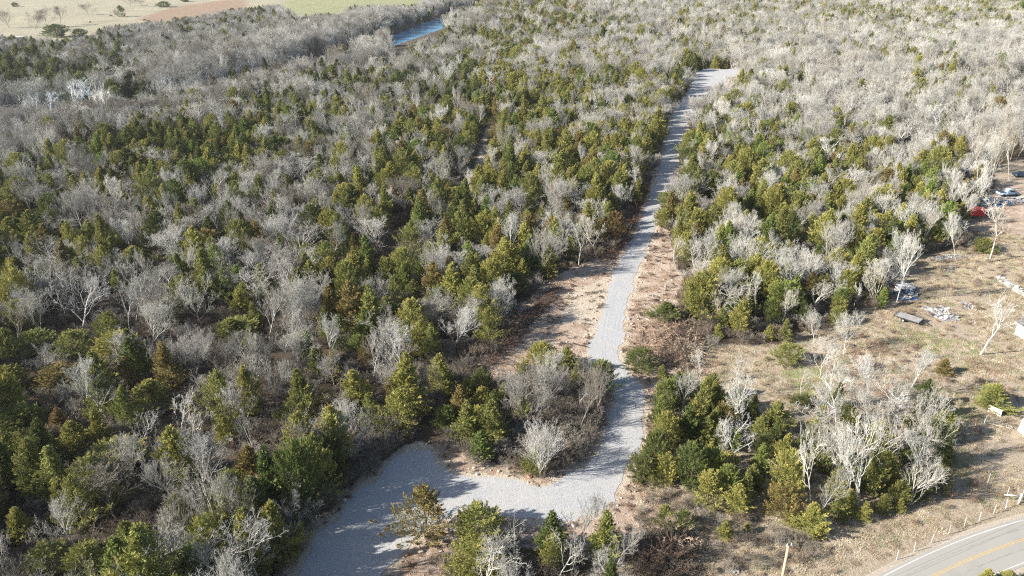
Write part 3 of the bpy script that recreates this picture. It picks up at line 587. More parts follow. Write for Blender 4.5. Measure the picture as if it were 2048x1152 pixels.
# bare trees: (x of the foot, y of the foot, top, crown width), x of the crown top, bark, form, what singles it out
BE = [
 (1094,812,728,66,1090,'pale grey','many-stemmed','round pale many stemmed tree on the wooded island'),
 (1133,812,748,36,1140,'ash grey','upright','slim grey tree right of the round pale one on the wooded island'),
 (1157,824,765,42,1176,'ash grey','sparse','leaning grey tree at the right rim of the wooded island'),
 (1033,806,748,46,1030,'ash grey','round','small grey tree left of the round pale one on the wooded island'),
 (1085,952,848,84,1086,'silver white','many-stemmed','white many stemmed bush at the inner side of the gravel bend'),
 (1396,774,700,36,1402,'silver white','sparse','slim white sapling left of its twin in the dry clearing'),
 (1478,798,707,46,1498,'silver white','sparse','tall white sapling right of its twin in the dry clearing'),
 (1600,798,732,30,1616,'cream','sparse','thin leaning sapling over the low dark cedar'),
 (1641,752,670,64,1650,'silver white','round','fine branched white tree at the right of the dry clearing'),
 (1686,710,616,62,1702,'silver white','round','taller fine branched tree casting a long shadow by the red scrape'),
 (1628,686,615,50,1640,'pale grey','round','pale tree left of the taller fine branched one'),
 (1468,920,812,90,1488,'bone white','spreading','large white tree rising out of the grove right of the drive'),
 (1673,846,727,84,1700,'bone white','crooked','crooked white tree with twisted boughs above the roadside tangle'),
 (1716,1008,815,128,1740,'silver white','forked','largest multi stemmed white tree facing the county road'),
 (1847,925,775,105,1880,'pale grey','spreading','wide grey tree at the right end of the roadside tangle'),
 (1622,1012,845,66,1640,'bone white','crooked','narrow white tree over the broad golden cedar by the road'),
 (1782,842,728,84,1796,'pale grey','upright','tall straight pale tree behind the roadside tangle'),
 (1546,960,928,28,1548,'cream','round','tiny bare shrub in the dark gap left of the roadside grove'),
 (1793,604,452,64,1806,'bone white','upright','tall dense white tree in front of the scrap heap'),
 (1786,546,452,50,1800,'silver white','upright','white tree behind the tall dense one at the wood edge'),
 (1909,514,424,54,1926,'silver white','round','white tree at the fence corner below the red trailer'),
 (1978,524,398,62,2010,'cream','sparse','tall sparse tree by the fence, right of the low olive cedar'),
 (1960,709,582,92,1988,'bone white','sparse','lone sparse tree with a thick forked trunk in the yard'),
 (1666,603,530,38,1674,'silver white','sparse','slim white trunk pair at the wood edge, right one'),
 (1512,642,537,36,1524,'silver white','sparse','white dead tree left of the big bright green cedar'),
 (1707,614,560,26,1712,'bone white','crooked','short broken white snag at the wood edge'),
 (1908,302,236,36,1914,'bone white','sparse','slender white dead tree at the right over the cedars'),
 (1775,344,282,64,1780,'silver white','crooked','white forked tree among cedars at upper right'),
 (1980,382,212,64,2000,'cream','upright','very tall pale tree at the right edge near the dark car'),
 (1943,364,240,48,1958,'cream','upright','tall pale tree left of the very tall one near the dark car'),
 (2020,372,196,66,2040,'cream','upright','tall pale tree cut by the right edge'),
 (1110,1172,1056,100,1118,'pale grey','crooked','pale crooked tree on the bottom edge below the bend'),
 (1236,1186,1084,108,1244,'pale grey','spreading','pale spreading tree on the bottom edge beside the brush heap'),
 (165,1112,970,132,140,'pale grey','spreading','big pale spreading tree at the lower left'),
 (284,890,818,58,284,'bone white','crooked','short twisted white tree left of the white limbs'),
 (362,874,790,84,372,'bone white','crooked','twisted white tree with wide limbs, lower left'),
 (405,892,802,66,416,'bone white','crooked','twisted white tree right beside the wide limbed one'),
 (483,940,876,62,490,'bone white','crooked','low white antler like tree left of the brown brush'),
 (450,934,890,42,452,'bone white','crooked','small antler like snag beside the low white one'),
 (532,952,902,32,532,'bone white','crooked','narrow snag right of the antler like trees'),
 (137,812,773,38,150,'bone white','sparse','small bent white snag at far left'),
 (20,1168,1052,74,14,'pale grey','spreading','pale tree on the left border near the bottom'),
 (345,1066,975,92,352,'ash grey','round','grey fine branched tree left of the dark narrow cedar'),
 (510,1048,962,104,516,'ash grey','round','hazy grey round tree behind the broad golden cedar'),
 (600,1012,930,62,604,'brown grey','round','brown grey tree at the edge of the shaded drive'),
 (808,752,646,92,800,'silver white','round','large round silvery tree left of the golden ragged cedar'),
 (658,730,608,76,660,'silver white','upright','fan shaped silvery tree in the left woods'),
 (570,702,590,94,568,'pale grey','spreading','dark trunked spreading tree in the left woods'),
 (603,802,742,74,604,'ash grey','round','hazy grey tree below the dark pointed cedar'),
 (535,752,663,54,541,'ash grey','upright','slim grey tree, right of a pair in the left woods'),
 (505,747,670,48,502,'ash grey','upright','slim grey tree, left of a pair in the left woods'),
 (785,777,708,58,776,'pale grey','round','smaller silvery tree at the foot of the large round one'),
 (905,706,595,74,924,'silver white','round','silvery tree beside the slender green cedar'),
 (870,648,572,74,868,'pale grey','round','pale round tree above the silvery one by the clearing'),
 (165,668,538,132,142,'silver white','spreading','largest white crown at the left of the woods'),
 (305,702,598,72,302,'pale grey','round','pale tree above the broad golden cedar at left'),
 (85,748,688,78,80,'pale grey','round','pale crown in front of the fresh green cedar at far left'),
 (405,652,550,84,396,'pale grey','round','pale round tree in the left woods, over a thin trunk'),
 (378,692,630,64,380,'ash grey','upright','dense grey fan in the left woods'),
 (455,742,690,68,458,'ash grey','round','grey fan over the shaded hollow'),
 (425,802,733,90,430,'pale grey','spreading','wide grey tangle left of the dark hollow'),
 (237,807,762,54,238,'pale grey','round','pale crown left of the broad golden cedar, lower left'),
 (507,754,666,48,504,'pale grey','upright','pale slim tree right of the shaded hollow'),
 (122,550,482,88,120,'silver white','round','white crown at left with a straight stem'),
 (345,522,440,94,334,'silver white','round','large white fan right of the broad golden clump'),
 (340,600,532,88,338,'silver white','spreading','white spreading crown in the middle of the left woods'),
 (265,610,540,92,255,'pale grey','spreading','pale crown left of the white spreading one'),
 (165,464,378,64,150,'pale grey','upright','leaning pale tree in the upper left woods'),
 (235,432,332,80,226,'silver white','upright','tall white fan at the edge of a black gap'),
 (420,414,334,74,414,'silver white','upright','tall white fan with a dark trunk under the cedar patch'),
 (468,454,386,54,470,'silver white','round','small white tree with a dark trunk in the upper left woods'),
 (355,420,322,64,346,'silver white','upright','white tree rising against the cedar patch'),
 (112,468,418,74,112,'pale grey','round','pale low crown in the upper left woods'),
 (125,388,322,86,122,'pale grey','round','broad pale crown under the cedar patch at far left'),
 (757,502,428,78,757,'silver white','round','perfectly round silvery crown in mid woods'),
 (708,464,400,54,698,'silver white','upright','white tree left of the round silvery crown'),
 (730,424,360,44,730,'pale grey','upright','pale upright tree above the round silvery crown'),
 (778,420,380,42,778,'pale grey','upright','small pale tree right above the round silvery crown'),
 (503,570,498,74,498,'silver white','round','silvery round crown in the middle left woods'),
 (533,550,468,52,532,'pale grey','upright','pale slim crown behind the silvery round one'),
 (600,550,476,64,600,'silver white','round','silvery crown left of the golden pointed cedar'),
 (930,540,476,68,926,'silver white','spreading','white spreading crown left of the row above the clearing'),
 (863,490,433,54,862,'silver white','round','white crown just above the fresh green cedar in mid woods'),
 (770,602,543,64,770,'silver white','spreading','white low crown above the pale tipped cedar'),
 (1240,425,360,44,1246,'silver white','round','white crown at the left edge of the shaded drive'),
 (1210,480,420,40,1215,'pale grey','upright','pale tree in the row left of the shaded drive'),
 (1480,480,430,56,1496,'silver white','round','silvery crown in the right woods beside the bronze column cedar'),
 (1400,560,440,60,1398,'silver white','round','silvery crown near the red soil bank'),
 (1350,540,470,36,1356,'cream','sparse','slender pale tree at the rim of the red soil bank'),
 (1335,565,520,14,1336,'cream','sparse','thin pole like tree on the red soil bank'),
]
SY = [(84,254,188,36,52,'bent sycamore at the left end of the row of white trunks'),(105,242,188,20,96,'thin sycamore second from left in the row of white trunks'),
 (120,240,196,18,118,'short sycamore in the middle of the row of white trunks'),(144,242,163,42,132,'broadest sycamore of the row of white trunks'),
 (176,234,160,26,168,'sycamore right of the broadest one in the row of white trunks'),(208,252,172,26,202,'sycamore left of the last one in the row of white trunks'),
 (219,250,170,30,219,'sycamore at the right end of the row of white trunks')]
FB = [(20,56,14,44,8,'leaning bare tree at the far field corner'),(70,60,20,36,62,'bare tree second from the left along the far field'),(92,54,8,38,86,'forked bare tree third from the left along the far field'),
 (122,50,8,32,112,'slim bare tree fourth from the left along the far field'),(174,29,3,34,174,'lone round bare tree standing in the middle of the pale far field'),(262,12,-8,30,262,'bare tree at the top edge of the pale far field'),
 (285,13,-6,26,285,'rounder bare tree at the top edge of the pale far field')]

TREES = []     # dict(kind, x, y, z, R, H, form, tint, label, lean)
def form_index(pool, form, r): 
    k = [i for i, p in enumerate(pool) if p['form'] == form]; return r.choice(k)
def top_height(x, y, z, ty):
    lo, hi = .5, 45.
    for _ in range(40):
        m = (lo+hi)/2
        if photo(x, y, z+m)[1] > ty: lo = m
        else: hi = m
    return lo
def jit(c, a, r):
    k = 1+r.uniform(-a, a); j = .05 if c[2] < .1 else .012; return tuple(max(0, v*k*(1+r.uniform(-j, j))) for v in c)
for x, top, bot, wid, col, form, lab in CE:
    far = bot < 90 and x < 420
    if far:
        X, Y, Z = on_land(x, bot)
    else: X, Y, Z = on_land(x, bot)
    d = photo(X, Y, Z)[2]; R = wid*d/F/2; L = math.hypot(X, Y); X, Y = X*(1+R*.75/L), Y*(1+R*.75/L); Z = h1(X, Y)
    d = photo(X, Y, Z+2)[2]; R = wid*d/F/2*1.13; H = top_height(X, Y, Z, top)
    TREES.append(dict(kind='cedar', x=X, y=Y, z=Z, R=R, H=H, i=form_index(CEDAR, form, rnd), tint=jit(CT[col], .1, rnd), label=lab, ex=1))
def bare(x, foot, top, wid, tx, bark, form, lab, kind='bare'):
    X, Y, Z = on_land(x, foot); d = photo(X, Y, Z+3)[2]; H = top_height(X, Y, Z, top); R = wid*d/F/2
    xt = photo(X, Y, Z+H)[0]; lean = (tx-xt)*photo(X, Y, Z+H)[2]/F/H
    TREES.append(dict(kind=kind, x=X, y=Y, z=Z, R=R, H=H, i=form_index(BARE, form, rnd), tint=jit(BT[bark], .05, rnd), label=lab, lean=max(-.25, min(.25, lean)), ex=1))
for e in BE: bare(*e)
for x, foot, top, wid, tx, lab in SY: bare(x, foot, top-8, wid*1.7, tx, 'bone white', rnd.choice(['sparse', 'crooked']), lab, 'sycamore'); TREES[-1]['tint'] = (.9, .88, .84)
for x, foot, top, wid, tx, lab in FB: bare(x, foot, top, wid, tx, 'brown grey', 'round', lab, 'bare')

# ------------------------------------------------------------------ the woods: share of cedars read off the photograph, 64 pixel squares
MIX = ["11111112111111146642233424454555", "33141111000014565543251110012200", "87653001112143666553351110001110", "00002523455133566744512210000000",
       "00389999631155266653344423320300", "24135553101354644553643544536721", "8400111101125563444483444434261.", "643431521342343344466333444442..",
       "422336432254446554..4546353454..", "310324451172533442...464723333..", "388662375217454322..............", "556764111342167.................",
       "864364532224568.................", "975345241100....................", "88577332100.....................", "94123252100.....................",
       "53223532283.....................", "15568776953....................."]
BLOCK = [CLEARING, SOIL_R, SOIL_L, SOIL_B, OPEN, YARD, FIELD, FIELD_GREEN, GLADE, G([(840, 1152), (900, 700), (1200, 680), (1270, 1152)]), G([(1230, 690), (1400, 640), (1600, 640), (2100, 420), (2400, 1300), (1180, 1300)])]
cell = 3.7; ys = np.arange(44, 880, cell*.866); cand = []
for j, y in enumerate(ys):
    xm = .72*y+34; xs_ = np.arange(-xm, xm, cell)+(j % 2)*cell/2; cand.append(np.stack([xs_, np.full(len(xs_), y)], 1))
cand = np.vstack(cand); cand += rng.uniform(-1.35, 1.35, cand.shape); dist = np.hypot(cand[:, 0], cand[:, 1])
keep = rng.random(len(cand)) < np.where(dist < 330, 1.0, .68)
cand = cand[keep]
Dd = sdf(cand, DRIVE); ok = Dd < -2.6
ok &= seg_dist(cand, LANE, False)[0] > 2.7
ok &= seg_dist(cand, LANE2, False)[0] > 3.4
ok &= seg_dist(cand, STRIP, False)[0] > 2.5
rd, rside = seg_dist(cand, RIVER, False); ok &= rd > RW+1.5
for p in BLOCK: ok &= ~inside(cand, p)
ok &= seg_dist(cand, [tuple(v) for v in ROADC[::20]], False)[0] > 9
cand, rd, rside = cand[ok], rd[ok], rside[ok]; CZ = height(cand)
exy = np.array([(t['x'], t['y'], t['R']) for t in TREES])
GAPS = [[(758, 102), (800, 64), (850, 46), (895, 34), (890, 56), (862, 70), (832, 82), (800, 99)], [(-400, -50), (-400, 74), (0, 66), (100, 74), (188, 68), (200, 52), (308, 38), (380, 30), (470, 14), (560, 6), (590, 28), (690, 22), (700, 8), (830, 6), (860, -6), (600, -50)], [(1392, 142), (1490, 140), (1470, 165), (1400, 195)]]
def in_gap(X, Y, Z, H, sd=0):
    P = [photo(X, Y, Z+H*k)[:2] for k in (.35, .65, .95)]
    return any(inside(P, g).any() for g in (GAPS[1:] if sd > 0 else GAPS))
order = rng.permutation(len(cand)); n_auto = 0
for k in order:
    X, Y = cand[k]; Z = CZ[k]; px, py, d = photo(X, Y, Z+5)
    cx, cy = int(px//64), int(py//64)
    if cy >= 18 or cx < 0: 
        if px < -400: continue
    if px > 2600: continue
    c = MIX[min(17, max(0, cy))][min(31, max(0, cx))]
    if c == '.': continue
    # soften the squares
    c2 = MIX[min(17, max(0, int((py+rnd.uniform(-17, 17))//64)))][min(31, max(0, int((px+rnd.uniform(-17, 17))//64)))]
    p = ((int(c2)+.1 if c2 != '.' else int(c))/10)**(.58 if 620 < px < 1420 else .82 if px <= 620 else .66)
    ced = rnd.random() < p*1.06
    dd = np.hypot(exy[:, 0]-X, exy[:, 1]-Y)
    if ced:
        R = rnd.uniform(1.8, 3.5)*(1.0 if d < 300 else 1.15); H = R*rnd.uniform(2.0, 3.0)+.8
        if (dd < .55*(exy[:, 2]+R)).any(): continue
        if Y > 300 and in_gap(X, Y, Z, H, rside[k]): continue
        if d < 175 and (dd < exy[:, 2]+R*.6).any() and rnd.random() < .6: continue
        u = rnd.random(); right = px > 950
        if right: col = 'golden olive' if u < .48 else 'olive green' if u < .74 else 'fresh green' if u < .86 else 'bronze' if u < .95 else 'dark green'
        elif py < 200: col = 'dark green' if u < .65 else 'olive green'
        else: col = 'golden olive' if u < .3 else 'olive green' if u < .62 else 'fresh green' if u < .74 else 'dark green' if u < .92 else 'bronze'
        TREES.append(dict(kind='cedar', x=X, y=Y, z=Z, R=R, H=H, i=rnd.choice([0, 0, 1, 1, 2, 3, 4, 4, 5, 6]), tint=jit(CT[col], .16, rnd), col=col, ex=0))
    else:
        big = (1.0 if d < 230 else 1.15 if d < 330 else 1.35); 
        if rside[k] > 0: big = 1.5 if rd[k] < 60 else 1.15
        elif rd[k] < 34: big = .8
        if int(c2 if c2 != '.' else 0) >= 8: continue
        if rside[k] > 0 and int(c2 if c2 != '.' else 0) >= 5 and rnd.random() < .65: continue
        R = rnd.uniform(2.1, 4.3)*big; H = rnd.uniform(5.8, 10.2)*big
        if (dd < .5*(exy[:, 2]+R)).any(): continue
        if Y > 300 and in_gap(X, Y, Z, H, rside[k]): continue
        if rnd.random() < (.40 if d < 330 else .12): continue
        if px > 1350 and py < 330 and rnd.random() < .2: continue
        u = rnd.random(); br = .35+.3*min(1, max(0, px)/2048)  # paler bark rightwards, browner left: sunlit and shaded brightness painted into the tint
        col = 'silver white' if u < br*.55 else 'pale grey' if u < br else 'ash grey' if u < .86 else ('brown grey' if px < 1100 else 'cream')
        TREES.append(dict(kind='bare', x=X, y=Y, z=Z, R=R, H=H, i=rnd.choice([0, 1, 2, 3, 4, 5, 6, 7, 8, 9, 9, 10, 10, 11, 12, 13]), tint=jit(BT[col], .12, rnd), col=col, ex=0))
# groves by the road and on the wooded island: the trees between the surveyed ones
def grove(poly, n, share, cols, barks, Rc=(1.3, 2.3), seed=1, hk=1.0):
    r = random.Random(seed); A = np.array(G(poly)); lo, hi = A.min(0), A.max(0); k = 0; tries = 0
    while k < n and tries < 4000:
        tries += 1; X, Y = r.uniform(lo[0], hi[0]), r.uniform(lo[1], hi[1])
        if not inside([(X, Y)], A)[0] or sdf([(X, Y)], DRIVE)[0] > -2: continue
        ced = r.random() < share; R = r.uniform(*Rc) if ced else r.uniform(2.2, 3.6)
        if any(math.hypot(t['x']-X, t['y']-Y) < (.55 if ced == (t['kind'] == 'cedar') else .3)*(R+t['R']) for t in TREES if abs(t['x']-X) < 8 and abs(t['y']-Y) < 8): continue
        k += 1; col = r.choice(cols if ced else barks)
        TREES.append(dict(kind='cedar' if ced else 'bare', x=X, y=Y, z=h1(X, Y), R=R, H=hk*(R*r.uniform(2.2, 3.2)+.5 if ced else r.uniform(6.5, 9)), i=r.choice([0, 1, 2, 3, 4, 5]) if ced else r.choice([0, 2, 3, 5, 6, 8, 8]), tint=jit((CT if ced else BT)[col], .12, r), col=col, ex=0))
grove([(1340, 800), (1480, 800), (1570, 880), (1600, 1000), (1520, 1045), (1440, 1040), (1370, 980), (1270, 985), (1275, 930)], 26, .85, ['golden olive', 'olive green', 'dark green', 'fresh green'], ['silver white', 'pale grey'], seed=3)
grove([(1580, 960), (1600, 880), (1700, 830), (1830, 860), (1900, 930), (1860, 1000), (1700, 1040), (1620, 1050)], 26, .45, ['golden olive', 'olive green', 'dark green'], ['silver white', 'pale grey', 'ash grey'], seed=4)
grove([(1010, 790), (1170, 770), (1215, 800), (1190, 880), (1120, 900), (1020, 890)], 9, .1, ['olive green'], ['ash grey', 'brown grey', 'pale grey'], seed=5)
grove([(900, 930), (890, 850), (960, 790), (1040, 800), (1030, 920)], 7, .8, ['olive green', 'dark green', 'golden olive'], ['ash grey'], seed=6)
grove([(940, 1100), (1090, 1070), (1240, 1090), (1270, 1240), (950, 1260)], 12, .5, ['olive green', 'dark green', 'golden olive'], ['pale grey', 'ash grey'], seed=7)
grove([(1400, 620), (1500, 600), (1680, 570), (1770, 560), (1760, 620), (1600, 650), (1500, 670), (1420, 680)], 26, .6, ['golden olive', 'olive green', 'fresh green', 'dark green'], ['silver white', 'pale grey', 'cream'], seed=8)
grove([(1770, 540), (1860, 500), (1930, 440), (1960, 400), (1980, 370), (1900, 380), (1800, 480)], 22, .55, ['golden olive', 'olive green', 'bronze'], ['silver white', 'cream', 'bone white'], seed=9)
grove([(380, 1160), (560, 1100), (640, 1010), (700, 945), (640, 930), (500, 1040), (350, 1110)], 22, .55, ['golden olive', 'olive green', 'dark green', 'dark green'], ['ash grey', 'brown grey', 'pale grey'], (1.8, 2.8), seed=10, hk=1.3)
grove([(360, 1165), (560, 1165), (520, 1330), (250, 1330)], 22, .8, ['golden olive', 'olive green', 'dark green'], ['ash grey', 'pale grey'], (2.2, 3.4), seed=11, hk=1.35)
grove([(1385, 205), (1400, 190), (1470, 172), (1530, 165), (1540, 200), (1460, 240), (1390, 250)], 26, .2, ['golden olive', 'dark green'], ['silver white', 'cream'], seed=12)
grove([(1640, 830), (1700, 780), (1800, 790), (1890, 840), (1900, 910), (1800, 900), (1680, 900)], 9, .2, ['dark green', 'olive green'], ['silver white', 'pale grey'], seed=13)
print('trees', len(TREES))
for t in TREES:
    px, py, d = photo(t['x'], t['y'], t['z']+t['H']*.6); t['px'], t['py'] = px, py; t['size'] = t['R']*t['H']/d/d
    t['seen'] = -10 < px < 2058 and -6 < py < 1165

# individuals: every surveyed tree, then the largest of the others up to 295 of a kind
def pick(kind, limit, also=()):
    ks = [t for t in TREES if t['kind'] in (kind,)+tuple(also)]
    ex = [t for t in ks if t['ex']]; au = sorted([t for t in ks if not t['ex'] and t['seen']], key=lambda t: -t['size'])
    sel = ex+au[:limit-len(ex)]
    for t in sel: t['single'] = 1
pick('cedar', 292); pick('bare', 285, ('sycamore',))
COLN = ['far left', 'left', 'centre left', 'mid left', 'mid right', 'centre right', 'right', 'far right']
ROWN = ['topmost', 'upper', 'upper-central', 'lower-central', 'lower', 'bottom']
ORD = ['first', 'second', 'third', 'fourth', 'fifth', 'sixth', 'seventh', 'eighth', 'ninth', 'tenth', 'eleventh', 'twelfth', 'thirteenth', 'fourteenth', 'fifteenth', 'sixteenth', 'seventeenth', 'eighteenth', 'nineteenth', 'twentieth']
cells = {}
for t in TREES:
    if t.get('single') and not t['ex']:
        k = (t['kind'], min(7, max(0, int(t['px']//256))), min(5, max(0, int(t['py']//192)))); cells.setdefault(k, []).append(t)
for (kind, a, b_), ts in cells.items():
    ts.sort(key=lambda t: t['px']); low = ts
    for n, t in enumerate(ts):
        o = ORD[n] if n < 20 else str(n+1)+'th'
        if kind == 'cedar': f = CEDAR[t['i']]['form']+' '+t['col']+' cedar'
        else: f = BARE[t['i']]['form']+' '+t['col']+' bare tree'
        t['label'] = f"{f}, {o} from left in the {ROWN[b_]} {COLN[a]} woods"
GROUPS = {'cedar': 'cedars growing through the woods', 'bare': 'leafless trees growing through the woods', 'sycamore': 'white trunked sycamores beyond the river'}
NAMES = {'cedar': 'cedar_tree', 'bare': 'bare_tree', 'sycamore': 'sycamore_tree'}
for t in TREES:
    pool = CEDAR if t['kind'] == 'cedar' else BARE; p = pool[t['i']]
    s = (t['R']/p['R'], t['R']/p['R'], t['H']/p['H'])
    t['scale'] = s; t['rot'] = rnd.uniform(0, 6.28)
    if not t.get('single'): continue
    o = link(NAMES[t['kind']], None, label=t['label'], category='cedar' if t['kind'] == 'cedar' else 'bare tree' if t['kind'] == 'bare' else 'sycamore', group=GROUPS[t['kind']])
    o.location = (t['x'], t['y'], t['z'])
    M = Matrix.Rotation(t['rot'], 4, 'Z') @ Matrix.Identity(4)
    ln = t.get('lean', rnd.uniform(-.08, .08) if t['kind'] == 'bare' else 0)
    o.rotation_euler = (Matrix.Rotation(math.atan(ln), 4, 'Y') @ Matrix.Rotation(t['rot'], 4, 'Z')).to_euler(); o.scale = s
    for nm in ('trunk', 'crown'):
        c = link(nm, p[nm], o); c['tint'] = list(t['tint'])

# ------------------------------------------------------------------ masses nobody could count: one object each
def scatter(name, protos, P, pick_, turn, scale, tint, label, category):
    col = bpy.data.collections.new(name+'_forms')
    for i, me in enumerate(protos):
        ob = bpy.data.objects.new(name+'_form_'+'abcdefghijklmnop'[i], me); col.objects.link(ob)
    me = bpy.data.meshes.new(name); me.vertices.add(len(P)); me.vertices.foreach_set('co', np.asarray(P, np.float32).ravel())
    def at(n, ty, arr, key): 
        a = me.attributes.new(n, ty, 'POINT'); a.data.foreach_set(key, np.asarray(arr).ravel())
    at('pick', 'INT', np.asarray(pick_, np.int32), 'value'); at('turn', 'FLOAT_VECTOR', np.asarray(turn, np.float32), 'vector')
    at('size', 'FLOAT_VECTOR', np.asarray(scale, np.float32), 'vector')
    tc = np.ones((len(P), 4), np.float32); tc[:, :3] = tint; at('tint', 'FLOAT_COLOR', tc, 'color')
    ob = link(name, me, label=label, category=category, kind='stuff')
    g = bpy.data.node_groups.new(name, 'GeometryNodeTree')
    g.interface.new_socket('Geometry', in_out='INPUT', socket_type='NodeSocketGeometry'); g.interface.new_socket('Geometry', in_out='OUTPUT', socket_type='NodeSocketGeometry')
    gi, go = g.nodes.new('NodeGroupInput'), g.nodes.new('NodeGroupOutput')
    ci = g.nodes.new('GeometryNodeCollectionInfo'); ci.inputs['Collection'].default_value = col; ci.inputs['Separate Children'].default_value = True; ci.inputs['Reset Children'].default_value = True
    ip = g.nodes.new('GeometryNodeInstanceOnPoints'); ip.inputs['Pick Instance'].default_value = True
    def na(n, ty): q = g.nodes.new('GeometryNodeInputNamedAttribute'); q.data_type = ty; q.inputs[0].default_value = n; return q.outputs[0]
    er = g.nodes.new('FunctionNodeEulerToRotation')
    g.links.new(gi.outputs[0], ip.inputs['Points']); g.links.new(ci.outputs[0], ip.inputs['Instance']); g.links.new(na('pick', 'INT'), ip.inputs['Instance Index'])
    g.links.new(na('turn', 'FLOAT_VECTOR'), er.inputs[0]); g.links.new(er.outputs[0], ip.inputs['Rotation']); g.links.new(na('size', 'FLOAT_VECTOR'), ip.inputs['Scale'])
    g.links.new(ip.outputs[0], go.inputs[0]); md = ob.modifiers.new('scatter', 'NODES'); md.node_group = g
    return ob
for kind, pool, nm, lab in (('cedar', CEDAR, 'cedar_woods', 'mass of smaller and farther cedars filling the woods behind and between the others'),
                            ('bare', BARE, 'bare_woods', 'mass of farther leafless trees filling the woods up to the top edge')):
    ts = [t for t in TREES if t['kind'] == kind and not t.get('single')]
    scatter(nm, [p['whole'] for p in pool], [(t['x'], t['y'], t['z']) for t in ts], [t['i'] for t in ts], [(rnd.uniform(-.1, .1), rnd.uniform(-.1, .1), t['rot']) for t in ts], [t['scale'] for t in ts], [t['tint'] for t in ts], lab, 'woods')

# undergrowth thickets
BR = []
for i in range(4):
    r = random.Random(900+i); T, Tq, C, Cq = grow_bare(r, H=2.6, spread=1.5, fork=.15, limbs=4, kids=(5, 4, 3), r0=.03, tw=.011, multi=9, crook=.26, up=.3, ang=(25, 60))
    BR.append(mesh_np('brush', np.vstack([T, C]), np.vstack([Tq, Cq+len(T)]), [M_BRUSH]))
def grid_pts(x0, x1, y0, y1, step):
    xs, ys = np.meshgrid(np.arange(x0, x1, step), np.arange(y0, y1, step)); P = np.stack([xs.ravel(), ys.ravel()], 1); return P+rng.uniform(-step*.48, step*.48, P.shape)
P = grid_pts(-230, 230, 46, 300, 2.2); k = (np.abs(P[:, 0]) < .72*P[:, 1]+20) & (sdf(P, DRIVE) < -1.6); P = P[k]
for z_ in (CLEARING, SOIL_R, SOIL_B, OPEN, YARD, GLADE): P = P[~inside(P, z_)]
P = P[(seg_dist(P, LANE, False)[0] > 2.2) & (seg_dist(P, LANE2, False)[0] > 2.5) & (seg_dist(P, STRIP, False)[0] > 1.6) & (seg_dist(P, RIVER, False)[0] > RW+1)]
P = P[rng.random(len(P)) < np.where(P[:, 1] < 150, .8, .5)]
THICK = G([(560, 870), (780, 850), (800, 920), (640, 1060), (520, 1000)]); ISLE = G([(1000, 780), (1215, 760), (1215, 850), (1150, 935), (1010, 920)])
E1 = grid_pts(-60, 40, 46, 120, 1.35); E1 = E1[(inside(E1, THICK) | inside(E1, ISLE)) & (sdf(E1, DRIVE) < -1.2)]
SCR = G([(1270, 1000), (1400, 960), (1560, 1060), (1640, 1110), (1500, 1152), (1250, 1180)]); E2 = grid_pts(-10, 60, 46, 100, 1.6); E2 = E2[inside(E2, SCR) & (sdf(E2, DRIVE) < -1.5)]
E3 = grid_pts(0, 110, 44, 170, 2.1); E3 = E3[inside(E3, OPEN) & (seg_dist(E3, [tuple(v) for v in ROADC[::10]], False)[0] > 5)]; E3 = E3[rng.random(len(E3)) < np.clip(.35+.5*np.sin(E3[:, 0]*.19)*np.sin(E3[:, 1]*.16+1), .05, 1)]
P = np.vstack([P, E1, E2]); n = len(P); s = rng.uniform(.45, 1.1, n); s[-len(E2):] *= .6
t3 = np.array([(.22, .19, .155), (.31, .285, .245), (.25, .20, .155), (.34, .295, .24)])[rng.integers(0, 4, n)]*rng.uniform(.75, 1.1, (n, 1))
n3 = len(E3); P = np.vstack([P, E3]); s = np.r_[s, rng.uniform(.16, .42, n3)]; t3 = np.vstack([t3, np.array([(.42, .32, .22), (.36, .26, .18), (.50, .42, .30), (.30, .22, .17)])[rng.integers(0, 4, n3)]]); n += n3
scatter('undergrowth', BR, np.column_stack([P, height(P)-.05]), rng.integers(0, 4, n), np.column_stack([np.zeros((n, 2)), rng.uniform(0, 6.28, n)]), np.column_stack([s*1.1, s*1.1, s]), t3,
        'tangled leafless brush covering the floor of the woods', 'undergrowth')

# dry grass
def grass_proto(seed, n, R, h):
    q = np.random.default_rng(seed); a = q.uniform(0, 6.28, n); r_ = np.sqrt(q.random(n))*R; b = np.stack([np.cos(a)*r_, np.sin(a)*r_, np.zeros(n)], 1)
    d = np.column_stack([q.normal(0, .5, (n, 2)), np.ones(n)]); hh = q.uniform(.4, 1, n)*h; tipp = b+d*hh[:, None]; w_ = np.column_stack([q.normal(0, 1, (n, 2)), np.zeros(n)]); w_ /= np.linalg.norm(w_, axis=1, keepdims=True)
    V = np.stack([b-w_*.02, b+w_*.02, tipp], 1).reshape(-1, 3); return mesh_np('tuft', V, np.arange(3*n).reshape(-1, 3), [M_BRUSH])
GR = [grass_proto(5+i, 150, .6, .42) for i in range(3)]
P = grid_pts(0, 110, 44, 160, .95); P = P[inside(P, OPEN) & (sdf(P, DRIVE) < -.8) & (np.abs(P[:, 0]) < .72*P[:, 1]+10)]
P = P[seg_dist(P, [tuple(v) for v in ROADC[::10]], False)[0] > ROAD_CLEAR]; P = P[~inside(P, YARD)]
n = len(P); nz = np.sin(P[:, 0]*.31+1)*np.sin(P[:, 1]*.27+2)+rng.normal(0, .45, n); k = nz > -.55; P = P[k]; n = len(P)
t3 = np.array([(.54, .45, .31), (.44, .36, .25), (.62, .54, .41), (.36, .29, .21), (.39, .38, .24)])[rng.integers(0, 5, n)]*rng.uniform(.8, 1.1, (n, 1)); s = rng.uniform(.45, 1.15, n)
